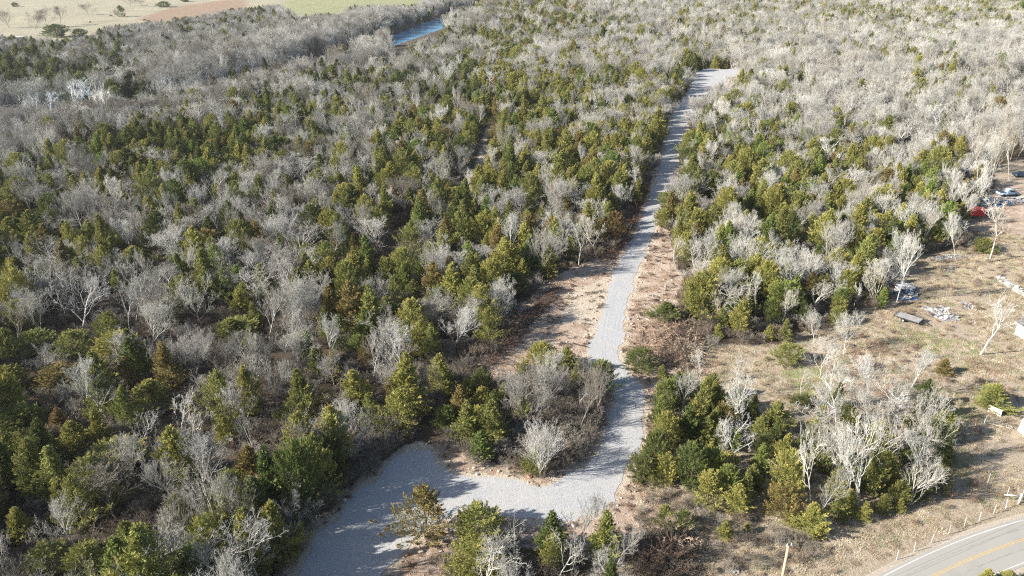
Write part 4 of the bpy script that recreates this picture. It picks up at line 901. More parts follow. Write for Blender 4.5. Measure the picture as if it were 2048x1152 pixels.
scatter('dry_grass', GR, np.column_stack([P, np.zeros(n)]), rng.integers(0, 3, n), np.column_stack([np.zeros((n, 2)), rng.uniform(0, 6.28, n)]), np.column_stack([s*1.1, s*1.1, s*.75]), t3, 'straw coloured winter grass on the open ground by the road', 'grass')

# loose stones and clods
def rock_mesh(seed, m):
    r = random.Random(seed); bm = bmesh.new(); bmesh.ops.create_icosphere(bm, subdivisions=2, radius=1); off = [Vector((r.gauss(0, 1), r.gauss(0, 1), r.gauss(0, 1))).normalized() for _ in range(9)]
    for v in bm.verts:
        for o in off:
            k = v.co.dot(o)
            if k > .62: v.co -= o*(k-.62)*.85
        v.co.z *= .62; v.co += Vector((r.gauss(0, .03), r.gauss(0, .03), r.gauss(0, .03)))
    me = bpy.data.meshes.new('stone'); bm.to_mesh(me); bm.free(); me.materials.append(m); return me
M_STONE = bark_mat('stone', (1, 1, 1)); RK = [rock_mesh(i, M_STONE) for i in range(5)]
P = grid_pts(-60, 60, 50, 180, .62); dz = sdf(P, DRIVE); rngp = rng.random(len(P))
inz = np.zeros(len(P), bool)
for z_ in (CLEARING, SOIL_R, SOIL_L, SOIL_B, SOIL_E): inz |= inside(P, z_)
k = (dz < -.2) & ((inz & (rngp < .42)) | ((dz > -1.6) & (rngp < .6))); P, dz = P[k], dz[k]; n = len(P)
t3 = np.array([(.62, .54, .44), (.70, .65, .58), (.50, .38, .30), (.44, .27, .19), (.58, .56, .53)])[rng.integers(0, 5, n)]*rng.uniform(.8, 1.1, (n, 1)); s = rng.lognormal(-2.25, .5, n)*np.where(dz > -1.6, 1.25, 1.0); s = np.clip(s, .04, .42)
kz = .5+.5*np.sin(P[:, 0]*.55+np.sin(P[:, 1]*.4)*2)*np.sin(P[:, 1]*.5+1); kk = rng.random(n) < np.where(dz > -1.6, 1, .25+.9*kz); P, dz, s, t3 = P[kk], dz[kk], s[kk], t3[kk]; n = len(P)
scatter('loose_stones', RK, np.column_stack([P, np.full(n, .02)]), rng.integers(0, 5, n), rng.uniform(0, 6.28, (n, 3))*np.array([.08, .08, 1]), np.column_stack([s, s*.85, s]), t3, 'pale limestone rubble and clods pushed aside along the gravel drive', 'stones')
P = grid_pts(-60, 60, 50, 180, 1.0); inz = np.zeros(len(P), bool)
for z_ in (CLEARING, SOIL_R, SOIL_L, SOIL_B, SOIL_E): inz |= inside(P, z_)
P = P[inz & (sdf(P, DRIVE) < -.5) & (rng.random(len(P)) < .32+.3*np.sin(P[:, 0]*.4)*np.sin(P[:, 1]*.33))]; n = len(P); s = rng.uniform(.14, .42, n)
t3 = np.array([(.14, .09, .065), (.24, .16, .11), (.40, .31, .22), (.10, .07, .055)])[rng.integers(0, 4, n)]
scatter('twig_litter', BR, np.column_stack([P, np.full(n, -.02)]), rng.integers(0, 4, n), np.column_stack([rng.normal(0, .3, (n, 2)), rng.uniform(0, 6.28, n)]), np.column_stack([s*1.5, s, s*.35]), t3, 'broken twigs, roots and torn brush strewn over the bare red soil', 'twigs')

# ------------------------------------------------------------------ things people left here
def bm_box(bm, c, s, rz=0, ry=0, bev=0):
    M = Matrix.Translation(c) @ Matrix.Rotation(rz, 4, 'Z') @ Matrix.Rotation(ry, 4, 'Y') @ Matrix.Diagonal((*s, 1))
    g = bmesh.ops.create_cube(bm, size=1, matrix=M)
    if bev: bmesh.ops.bevel(bm, geom=list({e for v in g['verts'] for e in v.link_edges}), offset=bev, segments=2, affect='EDGES')
def bm_rod(bm, a, b, r0, r1=None, n=8):
    a, b = Vector(a), Vector(b); d = b-a; M = Matrix.Translation((a+b)/2) @ d.to_track_quat('Z', 'Y').to_matrix().to_4x4()
    bmesh.ops.create_cone(bm, cap_ends=True, segments=n, radius1=r0, radius2=r0 if r1 is None else r1, depth=d.length, matrix=M)
def bm_obj(name, fn, m, parent=None, smooth=False, **props):
    bm = bmesh.new(); fn(bm); bmesh.ops.recalc_face_normals(bm, faces=bm.faces[:]); me = bpy.data.meshes.new(name); bm.to_mesh(me); bm.free()
    me.materials.append(m); me.polygons.foreach_set('use_smooth', [smooth]*len(me.polygons)); return link(name, me, parent, **props)
def thing(name, label, category, loc, rz=0, **props):
    o = link(name, None, None, label=label, category=category, **props); o.location = loc; o.rotation_euler = (0, 0, rz); return o
def along(p, q):                                       # ground heading from pixel p to pixel q, with length
    a, b = ground(*p), ground(*q); return math.atan2(b[1]-a[1], b[0]-a[0]), math.hypot(b[0]-a[0], b[1]-a[1])
wood = plain('weathered_wood', (.42, .33, .23), .85, .3, 2); greywood = plain('grey_boards', (.32, .31, .30), .85, .35, 1.5)
white = plain('white_paint', (.55, .54, .51), .7, .2); steel = plain('galvanised_steel', (.5, .52, .54), .45, .2, 2, .3); black = plain('black_rubber', (.02, .02, .02), .8)
dark = plain('dark_steel', (.06, .06, .065), .5); glass = plain('window_glass', (.03, .04, .05), .1); red = plain('red_paint', (.50, .03, .03), .5, .2); blue = plain('blue_sheet', (.08, .17, .33), .6, .4)
paleblue = plain('pale_blue_paint', (.36, .46, .56), .4, .1); darkblue = plain('dark_blue_paint', (.02, .035, .06), .25, .1); palegreen = plain('pale_green_paint', (.50, .64, .50), .7, .15, 1)
roofm = plain('dark_roofing', (.13, .13, .135), .85, .3, 1.5); ash = plain('ash_and_plaster', (.36, .345, .32), .95, .4, 3); cable_m = plain('cable', (.22, .17, .13), .6)

# utility pole beside the county road, with two cables running off to the right
zt = 8.6; px_, py_ = ground(1577, 1091, zt); pole = thing('utility_pole', 'tall wooden utility pole with pale cap standing in dry grass near the bottom edge', 'utility pole', (px_, py_, 0))
bm_obj('shaft', lambda bm: bm_rod(bm, (0, 0, -.6), (0, 0, zt), .17, .12, 12), wood, pole, True)
bm_obj('cap', lambda bm: (bm_rod(bm, (-.12, 0, zt), (-.12, 0, zt+.22), .07, .05), bm_rod(bm, (.3, .1, zt-.02), (.3, .1, zt+.2), .07, .05), bm_box(bm, (.09, .03, zt-.06), (.62, .09, .09), .2)), white, pole)
bm_obj('insulator', lambda bm: (bm_rod(bm, (.12, 0, zt-1.2), (.28, 0, zt-1.2), .07, .05), bm_rod(bm, (.13, 0, zt-2.6), (.25, 0, zt-2.6), .06, .05)), white, pole)
e = ground(2048, 924, zt-.9); dx, dy = e[0]-px_, e[1]-py_; k = 62/math.hypot(dx, dy)
P2 = (px_+dx*k, py_+dy*k)
def cable(z, off, lab, back=34):
    pts = []; n = 40
    for a, b in (((px_, py_), P2), ((px_, py_), (px_-dx*k*back/62, py_-dy*k*back/62))):
        L = math.hypot(b[0]-a[0], b[1]-a[1]); seg = [(a[0]+(b[0]-a[0])*i/n, a[1]+(b[1]-a[1])*i/n, z-4*.012*L*(i/n)*(1-i/n)) for i in range(n+1)]; pts.append(seg)
    segs = [(*s[i], *s[i+1], .011, .011) for s in pts for i in range(n)]; V, Fq = tubes(segs, 4); return link('overhead_cable', mesh_np('overhead_cable', V, Fq, [cable_m]), None, label=lab, category='cable', group='cables strung along the county road')
cable(zt-1.2, 0, 'upper cable running from the utility pole past the roadside cedars')
cable(zt-3.4, 0, 'lower cable running from the utility pole over the dry grass')

# fence of white metal stakes between the grass and the road
def stake(bm): bm_box(bm, (0, 0, .62), (.045, .03, 1.4)); bm_box(bm, (0, .03, .62), (.015, .04, 1.4)); bm_box(bm, (0, 0, 1.27), (.06, .045, .1))
SP = [(1793, 1120), (1828, 1104), (1862, 1087), (1897, 1069), (1928, 1054), (1958, 1043), (1987, 1028), (2011, 1018), (2043, 1000)]
ORDP = ['nearest the bottom edge', 'second from the bottom', 'third from the bottom', 'fourth from the bottom', 'fifth from the bottom', 'sixth from the bottom', 'seventh from the bottom', 'eighth, left of the white pipe', 'last, right of the white pipe']
base = None; fx = []
for i, (a, b_) in enumerate(SP):
    X, Y = ground(a, b_); fx.append((X, Y))
    lab = 'white fence stake along the county road, '+ORDP[i]
    if base is None: base = bm_obj('fence_stake', stake, white, None, label=lab, category='fence stake', group='white stakes along the county road'); o = base
    else: o = base.copy(); COL.objects.link(o); o['label'] = lab
    o.location = (X, Y, 0); o.rotation_euler = (rnd.uniform(-.05, .05), rnd.uniform(-.05, .05), .5+rnd.uniform(-.3, .3)); 
fx = [(fx[0][0]-(fx[1][0]-fx[0][0]), fx[0][1]-(fx[1][1]-fx[0][1]))]+fx
segs = [(*fx[i], z, *fx[i+1], z, .009, .009) for i in range(len(fx)-1) for z in (.5, .9, 1.25)]
V, Fq = tubes(segs, 4); link('fence_wire', mesh_np('fence_wire', V, Fq, [cable_m]), None, label='thin wire strands strung between the white stakes', category='fence wire')
for i, (a, b_, h_) in enumerate([(1901, 998, .5), (1976, 965, 1.3), (2014, 992, 1.4)]):
    X, Y = ground(a, b_); 
    if i == 0: bm_obj('marker_stub', lambda bm: (bm_rod(bm, (0, 0, -.1), (.1, 0, h_), .07, .05), bm_rod(bm, (.1, 0, h_-.1), (.16, .02, h_+.12), .05, .03)), plain('orange_stub', (.5, .25, .12)), None, label='short orange stub in the shade of the verge', category='marker').location = (X, Y, 0)
    else:
        o = base.copy(); COL.objects.link(o); o.location = (X, Y, 0); o['label'] = ('white stake standing in the shaded verge, away from the fence line', 'white stake touching the end of the white pipe arm')[i-1]
# white pipe barrier: thick post with an arm
X, Y = ground(2037, 1008); hz, ln = along((2037, 1008), (2009, 1000)); g_ = thing('pipe_barrier', 'thick white pipe post with a long side arm beside the stakes', 'barrier', (X, Y, 0))
bm_obj('post', lambda bm: bm_rod(bm, (0, 0, -.2), (0, 0, 1.55), .13, .13, 12), white, g_, True); xa, ya = ground(2009, 990, 1.1)
bm_obj('arm', lambda bm: bm_rod(bm, (0, 0, 1.15), (xa-X, ya-Y, 1.15), .085, .085, 10), white, g_, True)

# flat utility trailer
hz, ln = along((1798, 632), (1836, 644)); X, Y = ground(1816, 641); tr_ = thing('utility_trailer', 'flat grey utility trailer with a boarded deck left of the ash heap', 'trailer', (X, Y, 0), hz)
bm_obj('deck', lambda bm: [bm_box(bm, (0, -1.0+.25*i, .62), (3.9, .235, .06)) for i in range(9)], greywood, tr_)
bm_obj('frame', lambda bm: ([bm_box(bm, (0, s*1.12, .6), (4.1, .08, .16)) for s in (-1, 1)], [bm_box(bm, (s*2.05, 0, .6), (.08, 2.2, .16)) for s in (-1, 1)]), dark, tr_)
bm_obj('rail', lambda bm: ([bm_box(bm, (0, 1.12, .95), (4.1, .05, .05)), bm_box(bm, (-2.05, 0, .95), (.05, 2.2, .05))], [bm_rod(bm, (x_, 1.12, .6), (x_, 1.12, .96), .025) for x_ in (-2, -.7, .7, 2)]), dark, tr_)
bm_obj('drawbar', lambda bm: (bm_rod(bm, (2.0, .9, .5), (3.3, 0, .45), .05), bm_rod(bm, (2.0, -.9, .5), (3.3, 0, .45), .05), bm_rod(bm, (3.1, 0, .45), (3.1, 0, .02), .04)), dark, tr_)
for sy in (-1, 1):
    wh = bm_obj('wheel', lambda bm: bm_rod(bm, (-.4, sy*1.28-.09, .33), (-.4, sy*1.28+.09, .33), .33, .33, 20), black, tr_, True); bm_obj('rim', lambda bm: bm_rod(bm, (-.4, sy*1.28-.1, .33), (-.4, sy*1.28+.1, .33), .17, .17, 14), steel, wh)

def heap(name, label, cat, poly, m_list, n, smin, smax, hmax, seed, flat=.25):
    r = random.Random(seed); A = np.array(G(poly)); c = A.mean(0); lo, hi = A.min(0), A.max(0); root = thing(name, label, cat, (c[0], c[1], 0))
    pts = []
    while len(pts) < n:
        p = (r.uniform(lo[0], hi[0]), r.uniform(lo[1], hi[1]))
        if inside([p], A)[0]: pts.append(p)
    rad = max(.5, np.abs(sdf(np.array([c]), A))[0])
    for j, (pn, m_) in enumerate(m_list):
        def f(bm):
            for p in pts[j::len(m_list)]:
                e = min(1, float(sdf([p], A)[0])/rad); z = r.random()*hmax*e; s = r.uniform(smin, smax)
                bm_box(bm, (p[0]-c[0], p[1]-c[1], z+s*.12), (s*r.uniform(.8, 1.8), s*r.uniform(.4, 1), s*flat*r.uniform(.5, 1.3)), r.uniform(0, 3.1), r.uniform(-.5, .5))
        bm_obj(pn, f, m_, root)
    return root
greyd = plain('grey_slate', (.22, .22, .24), .8, .4, 2)
heap('rubble_heap', 'long heap of white and grey rubble right of the flat trailer', 'rubble heap', [(1850, 617), (1880, 612), (1912, 628), (1917, 640), (1890, 643), (1862, 632)], [('plaster_chunks', ash), ('ash_chunks', white), ('slate_chunks', greyd)], 300, .2, .75, .5, 3)
heap('rubble_heap', 'small flat rubble patch behind the long white heap', 'rubble heap', [(1922, 606), (1945, 608), (1950, 617), (1932, 620)], [('plaster_chunks', ash), ('slate_chunks', greyd)], 70, .2, .6, .25, 4)
heap('rubble_heap', 'scatter of pale stones behind the trunk shadows', 'rubble heap', [(1885, 535), (1910, 533), (1916, 543), (1895, 546)], [('plaster_chunks', ash), ('slate_chunks', greyd)], 50, .2, .5, .15, 5)
heap('stone_row', 'white row of stones curving away at the right edge of the yard', 'stone row', [(1990, 555), (2000, 553), (2035, 573), (2060, 592), (2060, 602), (2020, 577)], [('pale_stones', ash), ('white_stones', white)], 210, .25, .6, .35, 6)
heap('scrap_heap', 'heap of white and blue scrap sheets under the tall dense white tree', 'scrap heap', [(1790, 582), (1800, 570), (1822, 570), (1836, 585), (1832, 600), (1800, 602)], [('white_sheets', white), ('blue_sheets', blue), ('grey_sheets', greyd), ('pale_sheets', ash)], 130, .5, 1.4, 1.2, 7, .12)
sc_x, sc_y = ground(1808, 592); fr = thing('metal_frame', 'white upright pipe frame standing in front of the scrap heap', 'frame', (sc_x, sc_y, 0), .25)
bm_obj('rails', lambda bm: [bm_rod(bm, a, b, .07) for a, b in (((-1.1, 0, 0), (-1.1, 0, 2.3)), ((1.1, 0, 0), (1.1, 0, 2.3)), ((-1.1, 0, 2.3), (1.1, 0, 2.3)), ((-1.1, 0, .5), (1.1, 0, .5)))], white, fr)
heap('scrap_heap', 'pale scrap and sheets lying behind the red trailer', 'scrap heap', [(1940, 402), (1975, 400), (2020, 405), (2016, 414), (1980, 412), (1950, 410)], [('white_sheets', white), ('blue_sheets', blue), ('pale_sheets', ash)], 90, .5, 1.6, .7, 8, .12)
heap('scrap_heap', 'clutter of pale bits beside the blue car', 'scrap heap', [(2004, 396), (2048, 392), (2060, 404), (2015, 408)], [('pale_sheets', ash), ('grey_sheets', greyd)], 70, .3, 1.1, .6, 9, .2)
heap('rubble_heap', 'pale flat stones along the fence line at the wood edge', 'rubble heap', [(1862, 514), (1905, 510), (1940, 514), (1900, 520), (1870, 521)], [('pale_stones', ash), ('grey_stones', greyd)], 90, .2, .7, .15, 10)

# red box trailer
hz, ln = along((1930, 434), (1959, 438)); X, Y = ground(1943, 434); o = thing('box_trailer', 'red box trailer parked at the wood edge on the right', 'trailer', (X, Y, 0), hz+.35)
bm_obj('body', lambda bm: bm_box(bm, (0, 0, 1.35), (4.4, 2.0, 1.7), bev=.12), red, o); bm_obj('chassis', lambda bm: (bm_box(bm, (0, 0, .45), (4.2, 1.5, .1)), bm_rod(bm, (2.1, 0, .45), (3.2, 0, .42), .05)), dark, o)
bm_obj('door', lambda bm: bm_box(bm, (2.215, 0, 1.3), (.04, 1.5, 1.4), bev=.01), plain('faded_red', (.62, .12, .10), .5), o)
for sy in (-1, 1): bm_obj('wheel', lambda bm: bm_rod(bm, (0, sy*1.08-.1, .36), (0, sy*1.08+.1, .36), .36, .36, 18), black, o, True)

def car(name, label, cat, px1, heading, paint, L=4.6, W=1.85, Hh=1.45, pickup=False):
    X, Y = ground(*px1); root = thing(name, label, cat, (X, Y, 0), heading)
    prof = [(-L/2, .35), (-L/2, .85), (-L/2+.9, .98), (-L/2+1.5, Hh), (L/2-2.0, Hh), (L/2-1.25, .98), (L/2-.1, .8), (L/2, .35)] if not pickup else [(-L/2, .4), (-L/2, 1.0), (-.3, 1.0), (-.2, Hh+.2), (1.1, Hh+.2), (1.6, 1.05), (L/2-.1, .95), (L/2, .4)]
    def body(bm):
        rings = []
        for s, k in ((-1, 1), (1, 1)): rings.append([bm.verts.new((x_, s*W/2*(1 if z_ < 1.02 else .82), z_)) for x_, z_ in prof])
        for r_ in rings: bm.faces.new(r_ if r_ is rings[0] else r_[::-1])
        n = len(prof)
        for i in range(n): j = (i+1) % n; bm.faces.new((rings[0][j], rings[0][i], rings[1][i], rings[1][j]))
        bmesh.ops.recalc_face_normals(bm, faces=bm.faces[:]); bmesh.ops.bevel(bm, geom=bm.edges[:], offset=.07, segments=2, affect='EDGES')
    bm_obj('body', body, paint, root, True)
    x0, x1 = (-L/2+1.45, L/2-1.95) if not pickup else (-.15, 1.05)
    for s in (-1, 1): bm_obj('side_window', lambda bm: bm_box(bm, ((x0+x1)/2, s*(W*.455), (Hh+1.0)/2+(.08 if pickup else 0)), (x1-x0, .04, Hh-1.08)), glass, root)
    bm_obj('windscreen', lambda bm: bm_box(bm, (L/2-1.6 if not pickup else 1.38, 0, (Hh+1)/2+.02), (.05, W*.78, .62), 0, -.95), glass, root)
    for sx in (-1, 1):
        for sy in (-1, 1): bm_obj('wheel', lambda bm: bm_rod(bm, (sx*L*.31, sy*W*.47-.1, .34), (sx*L*.31, sy*W*.47+.1, .34), .34, .34, 18), black, root, True)
    if pickup: bm_obj('bed', lambda bm: bm_box(bm, (-L/2+.98, 0, 1.012), (1.7, W*.8, .03)), dark, root)
    return root
car('parked_car', 'dark blue car parked half out of the right edge', 'car', (2044, 354), -.25, darkblue)
car('pickup_truck', 'pale blue pickup parked behind the clutter at the right edge', 'pickup truck', (2014, 391), .1, paleblue, 5.2, 1.95, 1.55, True)
# stripped buggy frame beside the red trailer
X, Y = ground(1987, 433); o = thing('buggy', 'dark stripped buggy frame right of the red trailer', 'buggy', (X, Y, 0), .1)
bm_obj('tub', lambda bm: (bm_box(bm, (0, 0, .7), (2.8, 1.3, .35), bev=.08), bm_box(bm, (-.5, 0, 1.0), (.8, 1.1, .4), bev=.06)), plain('teal_steel', (.07, .13, .15), .5), o)
bm_obj('roll_cage', lambda bm: [bm_rod(bm, a, b, .04) for sy in (-.6, .6) for a, b in (((-1, sy, .8), (-.8, sy, 1.75)), ((-.8, sy, 1.75), (.4, sy, 1.7)), ((.4, sy, 1.7), (1.0, sy, .9)))]+[bm_rod(bm, (-.8, -.6, 1.75), (-.8, .6, 1.75), .04), bm_rod(bm, (.4, -.6, 1.7), (.4, .6, 1.7), .04)], steel, o)
for sx in (-1, 1):
    for sy in (-1, 1): bm_obj('wheel', lambda bm: bm_rod(bm, (sx*1.05, sy*.85-.15, .4), (sx*1.05, sy*.85+.15, .4), .4, .4, 16), black, o, True)

# sheds cut by the right edge
hz, ln = along((2024, 663), (2048, 678)); X, Y = ground(2030, 668); o = thing('garden_shed', 'pale green and white shed with a dark roof at the right edge', 'shed', (X, Y, 0), hz)
bm_obj('wall', lambda bm: (bm_box(bm, (2.4, 1.6, 1.0), (5, 3.2, 2.0))), palegreen, o)
bm_obj('skirting', lambda bm: bm_box(bm, (2.4, 1.6, .35), (5.06, 3.26, .7)), white, o)
def gab(bm):
    a = [bm.verts.new(v) for v in ((-.3, -.3, 2.0), (5.1, -.3, 2.0), (5.1, 1.6, 2.75), (-.3, 1.6, 2.75), (-.3, 3.5, 2.0), (5.1, 3.5, 2.0))]
    bm.faces.new((a[0], a[1], a[2], a[3])); bm.faces.new((a[3], a[2], a[5], a[4])); g = bmesh.ops.extrude_face_region(bm, geom=bm.faces[:]); bmesh.ops.translate(bm, verts=[v for v in g['geom'] if isinstance(v, bmesh.types.BMVert)], vec=(0, 0, .12))
bm_obj('roof', gab, roofm, o)
bm_obj('fascia', lambda bm: bm_box(bm, (2.4, -.32, 2.02), (5.5, .06, .16)), white, o)
bm_obj('trim_strip', lambda bm: bm_box(bm, (2.4, -.015, 1.4), (5.0, .04, .12)), white, o)
# white tarpaulin draped over a frame
hz, ln = along((2032, 858), (2048, 868)); X, Y = ground(2034, 862); o = thing('tarp_shelter', 'white sheeted shelter cut off by the right edge below the shed', 'shelter', (X, Y, 0), hz)
def tarp(bm):
    V = {}
    for i in range(15):
        for j in range(9):
            x_, q_ = i*.32, j/8; prof = ((0, 0), (.1, .9), (.15, 1.7), (.6, 2.15), (1.4, 2.3), (2.2, 2.1), (2.7, 1.6), (2.8, .9), (2.9, 0))[j]
            V[i, j] = bm.verts.new((x_+.05*math.sin(j), prof[0]+.06*math.sin(i*1.7+j), prof[1]*(1-.06*math.sin(i*1.1))+.02))
    for i in range(14):
        for j in range(8): bm.faces.new((V[i, j], V[i+1, j], V[i+1, j+1], V[i, j+1]))
bm_obj('sheet', tarp, plain('white_sheeting', (.80, .80, .83), .6, .05), o, True)
bm_obj('pole', lambda bm: [bm_rod(bm, (x_, y_, 0), (x_, y_, 1.75), .03) for x_ in (.3, 4.2) for y_ in (.35, 2.55)], steel, o)
bm_obj('hoop', lambda bm: [bm_rod(bm, (-.9+.35*math.cos(a), -.3+.35*math.sin(a), .1), (-.9+.35*math.cos(a+.5), -.3+.35*math.sin(a+.5), .1), .04) for a in np.arange(0, 6.2, .5)], white, o)
# board panel
hz, ln = along((1975, 823), (2001, 834)); X, Y = ground(1988, 828.5); o = thing('board_panel', 'cream white board panel standing in the grass under the spreading cedar', 'panel', (X, Y, 0), hz)
bm_obj('board', lambda bm: [bm_box(bm, (0, 0, .15+.26*i), (ln, .05, .25)) for i in range(4)], plain('cream_boards', (.74, .68, .55), .7, .1), o); bm_obj('leg', lambda bm: [bm_box(bm, (s*(ln/2-.1), .06, .5), (.09, .06, 1.15)) for s in (-1, 1)], wood, o)
X, Y = ground(1970, 847); bm_obj('white_post', lambda bm: bm_box(bm, (0, 0, .6), (.3, .12, 1.3), .3, .08, .02), white, None, label='short leaning white post in front of the board panel', category='post').location = (X, Y, 0)
X, Y = ground(1992, 851); bm_obj('plank', lambda bm: bm_box(bm, (0, 0, .08), (1.5, .16, .06), -.55), plain('pale_plank', (.66, .58, .44)), None, label='pale plank lying in the grass right of the leaning white post', category='plank').location = (X, Y, 0)
X, Y = ground(1953, 866); bm_obj('tree_stump', lambda bm: (bm_rod(bm, (0, 0, -.1), (0, 0, .7), .3, .22, 9), bm_rod(bm, (.05, 0, .5), (-.25, .1, 1.5), .1, .05)), wood, None, label='dark jagged stump on the shadow line in the grass', category='stump').location = (X, Y, 0)
X, Y = ground(1463, 1143); bm_obj('flat_rock', lambda bm: [bm_box(bm, (-.4+.35*i, .1*(i % 2), .06), (.5, .4, .14), .4*i, .05, .03) for i in range(4)], ash, None, label='flat pale rock lying in the brush left of the utility pole', category='rock').location = (X, Y, 0)

# uprooted brush heaps
def brush_heap(label, poly, tint, n, hmax, seed, thick=.03, name='brush_heap'):
    r = random.Random(seed); A = np.array(G(poly)); c = A.mean(0); lo, hi = A.min(0), A.max(0); rad = max(1, float(sdf(np.array([c]), A)[0])); root = thing(name, label, 'brush heap', (c[0], c[1], 0))
    big, small = [], []; k = 0
    while k < n:
        p = (r.uniform(lo[0], hi[0]), r.uniform(lo[1], hi[1]))
        e = float(sdf([p], A)[0])
        if e < 0: continue
        k += 1; z = .1+hmax*min(1, e/rad)*r.random(); az = r.uniform(0, 6.28); el = r.gauss(.12, .4); L = r.uniform(.8, 3.0); q = np.array([p[0]-c[0], p[1]-c[1], z]); d = norm(np.array([math.cos(az), math.sin(az), el])); rr = thick*r.uniform(.5, 2.0)
        out = big if k % 5 == 0 else small
        for i in range(4):
            d = norm(d+np.array([r.gauss(0, .22), r.gauss(0, .22), r.gauss(0, .15)])); q2 = q+d*L/4; q2[2] = max(.05, q2[2]); r1, r2 = rr*(1-i*.2), rr*(1-(i+1)*.2); out.append((*q, *q2, r1*(2.2 if out is big else 1), r2*(2.2 if out is big else 1)))
            for _ in range(4):
                d2 = norm(d+np.array([r.gauss(0, .7), r.gauss(0, .7), r.gauss(0, .6)])); q3 = q2+d2*r.uniform(.2, .7); q3[2] = max(.04, q3[2]); small.append((*q2, *q3, rr*.5, rr*.25))
            q = q2
    V, Fq = tubes(big+small, 4); o = link('branches', mesh_np('branches', V, Fq, [M_BRUSH]), root); o['tint'] = list(tint)
    return root
brush_heap('uprooted pinkish brown brush heaped at the right side of the drive', [(1262, 690), (1285, 655), (1330, 640), (1375, 645), (1395, 680), (1380, 720), (1330, 735), (1290, 715)], (.36, .26, .19), 420, 1.9, 21)
brush_heap('dark tangle of dead branches right of the pinkish brown heap', [(1330, 665), (1365, 650), (1395, 690), (1380, 740), (1330, 735)], (.10, .075, .06), 300, 1.6, 24)
brush_heap('straw coloured twig heap right of the pinkish brown heap', [(1350, 700), (1385, 690), (1400, 715), (1375, 730)], (.5, .40, .29), 200, 1.0, 22)
brush_heap('dark red brown brush heap on the bottom edge right of the spreading pale tree', [(1285, 1100), (1330, 1085), (1375, 1090), (1380, 1125), (1355, 1160), (1290, 1165), (1270, 1130)], (.13, .09, .068), 420, 1.5, 23)
brush_heap('straw coloured dead branches on top of the dark red brown heap', [(1310, 1075), (1360, 1070), (1372, 1092), (1330, 1100)], (.52, .40, .29), 130, 1.6, 25)
brush_heap('dark debris of branches along the left rim of the stony clearing', [(965, 740), (1000, 690), (1040, 640), (1090, 590), (1130, 565), (1115, 590), (1060, 650), (1010, 715)], (.16, .11, .085), 420, .8, 26)
brush_heap('dark debris of roots under the wood edge left of the shaded drive', [(1195, 520), (1235, 480), (1268, 430), (1285, 400), (1276, 440), (1255, 490), (1225, 520)], (.15, .09, .065), 320, .7, 27)
lx, ly = ground(1286, 1094); l2 = ground(1330, 1126); fl = bm_obj('fallen_log', lambda bm: bm_rod(bm, (0, 0, .5), (l2[0]-lx, l2[1]-ly, 1.2), .06, .14, 9), plain('pale_log', (.55, .46, .35)), None, True, label='straight pale log sticking out of the dark red brown heap', category='log'); fl.location = (lx, ly, 0)

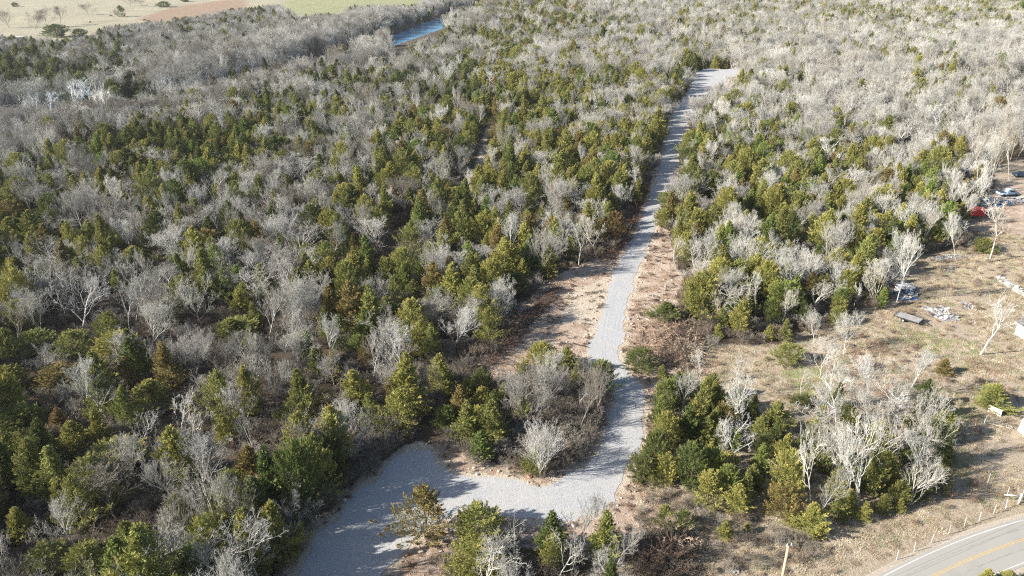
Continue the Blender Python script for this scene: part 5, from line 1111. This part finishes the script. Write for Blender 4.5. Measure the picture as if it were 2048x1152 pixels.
# cattle grazing in the far field
def cow(label, px, heading, tint):
    X, Y, Z = on_land(*px); o = thing('cow', label, 'cow', (X, Y, Z), heading, group='cattle grazing in the far field')
    me = bpy.data.meshes.new('body'); J = [((-.95, 0, 1.15), .30), ((-.45, 0, 1.1), .36), ((.1, 0, 1.08), .38), ((.6, 0, 1.12), .35), ((.95, 0, 1.15), .22), ((1.25, 0, .8), .15), ((1.45, 0, .42), .14), ((1.62, 0, .2), .09),
         ((-.85, .2, .7), .13), ((-.95, .2, .42), .07), ((-.88, .2, .03), .06), ((-.85, -.2, .7), .13), ((-.95, -.2, .42), .07), ((-.88, -.2, .03), .06), ((.6, .2, .7), .11), ((.62, .2, .4), .07), ((.6, .2, .03), .06), ((.6, -.2, .7), .11), ((.62, -.2, .4), .07), ((.6, -.2, .03), .06),
         ((-1.22, 0, 1.05), .05), ((-1.28, 0, .55), .03), ((1.32, .2, .5), .05), ((1.32, -.2, .5), .05)]
    E = [(0, 1), (1, 2), (2, 3), (3, 4), (4, 5), (5, 6), (6, 7), (0, 8), (8, 9), (9, 10), (0, 11), (11, 12), (12, 13), (3, 14), (14, 15), (15, 16), (3, 17), (17, 18), (18, 19), (0, 20), (20, 21), (6, 22), (6, 23)]
    me.from_pydata([j[0] for j in J], E, []); b_ = link('body', me, o); me.materials.append(tint); sk = b_.modifiers.new('skin', 'SKIN')
    for i, j in enumerate(J): me.skin_vertices[0].data[i].radius = (j[1], j[1])
    me.skin_vertices[0].data[2].use_root = True; b_.modifiers.new('sub', 'SUBSURF').levels = 1; b_.modifiers['sub'].render_levels = 1
hide = plain('black_hide', (.03, .025, .022), .8)
cow('black cow grazing right of the lone round bare tree in the far field', (222, 33), .3, hide); cow('black cow grazing in the left part of the far field', (181, 46), 2.6, hide); cow('black cow grazing by the edge of the red earth in the far field', (290, 42), 3.3, hide); cow('black cow standing at the near rim of the far field', (264, 52), .1, hide)

# far farm sheds seen over the trees at the left edge
X, Y, Z = on_land(38, 84); o = thing('farm_shed', 'pale farm shed half hidden by trees at the left edge by the far field', 'shed', (X, Y, Z), .2)
bm_obj('wall', lambda bm: bm_box(bm, (0, 0, 1.5), (7, 5, 3)), plain('pale_tin', (.62, .62, .62)), o); bm_obj('roof', lambda bm: (bm_box(bm, (0, -1.3, 3.3), (7.6, 2.9, .1), 0, 0), bm_box(bm, (0, 1.3, 3.3), (7.6, 2.9, .1))), white, o)

# ------------------------------------------------------------------ the air: thin haze over the whole place
bm = bmesh.new(); bmesh.ops.create_cube(bm, size=1, matrix=Matrix.Translation((0, 1500, 30)) @ Matrix.Diagonal((9000, 9000, 94, 1)))
me = bpy.data.meshes.new('haze'); bm.to_mesh(me); bm.free()
hm = bpy.data.materials.new('haze'); hm.use_nodes = True; t = hm.node_tree; t.nodes.clear(); vo = t.nodes.new('ShaderNodeVolumePrincipled'); ou = t.nodes.new('ShaderNodeOutputMaterial')
vo.inputs['Color'].default_value = (.93, .95, 1, 1); vo.inputs['Density'].default_value = .00009; vo.inputs['Anisotropy'].default_value = .3; t.links.new(vo.outputs[0], ou.inputs['Volume'])
me.materials.append(hm); link('haze', me, None, kind='stuff', label='thin pale haze in the winter air', category='haze')
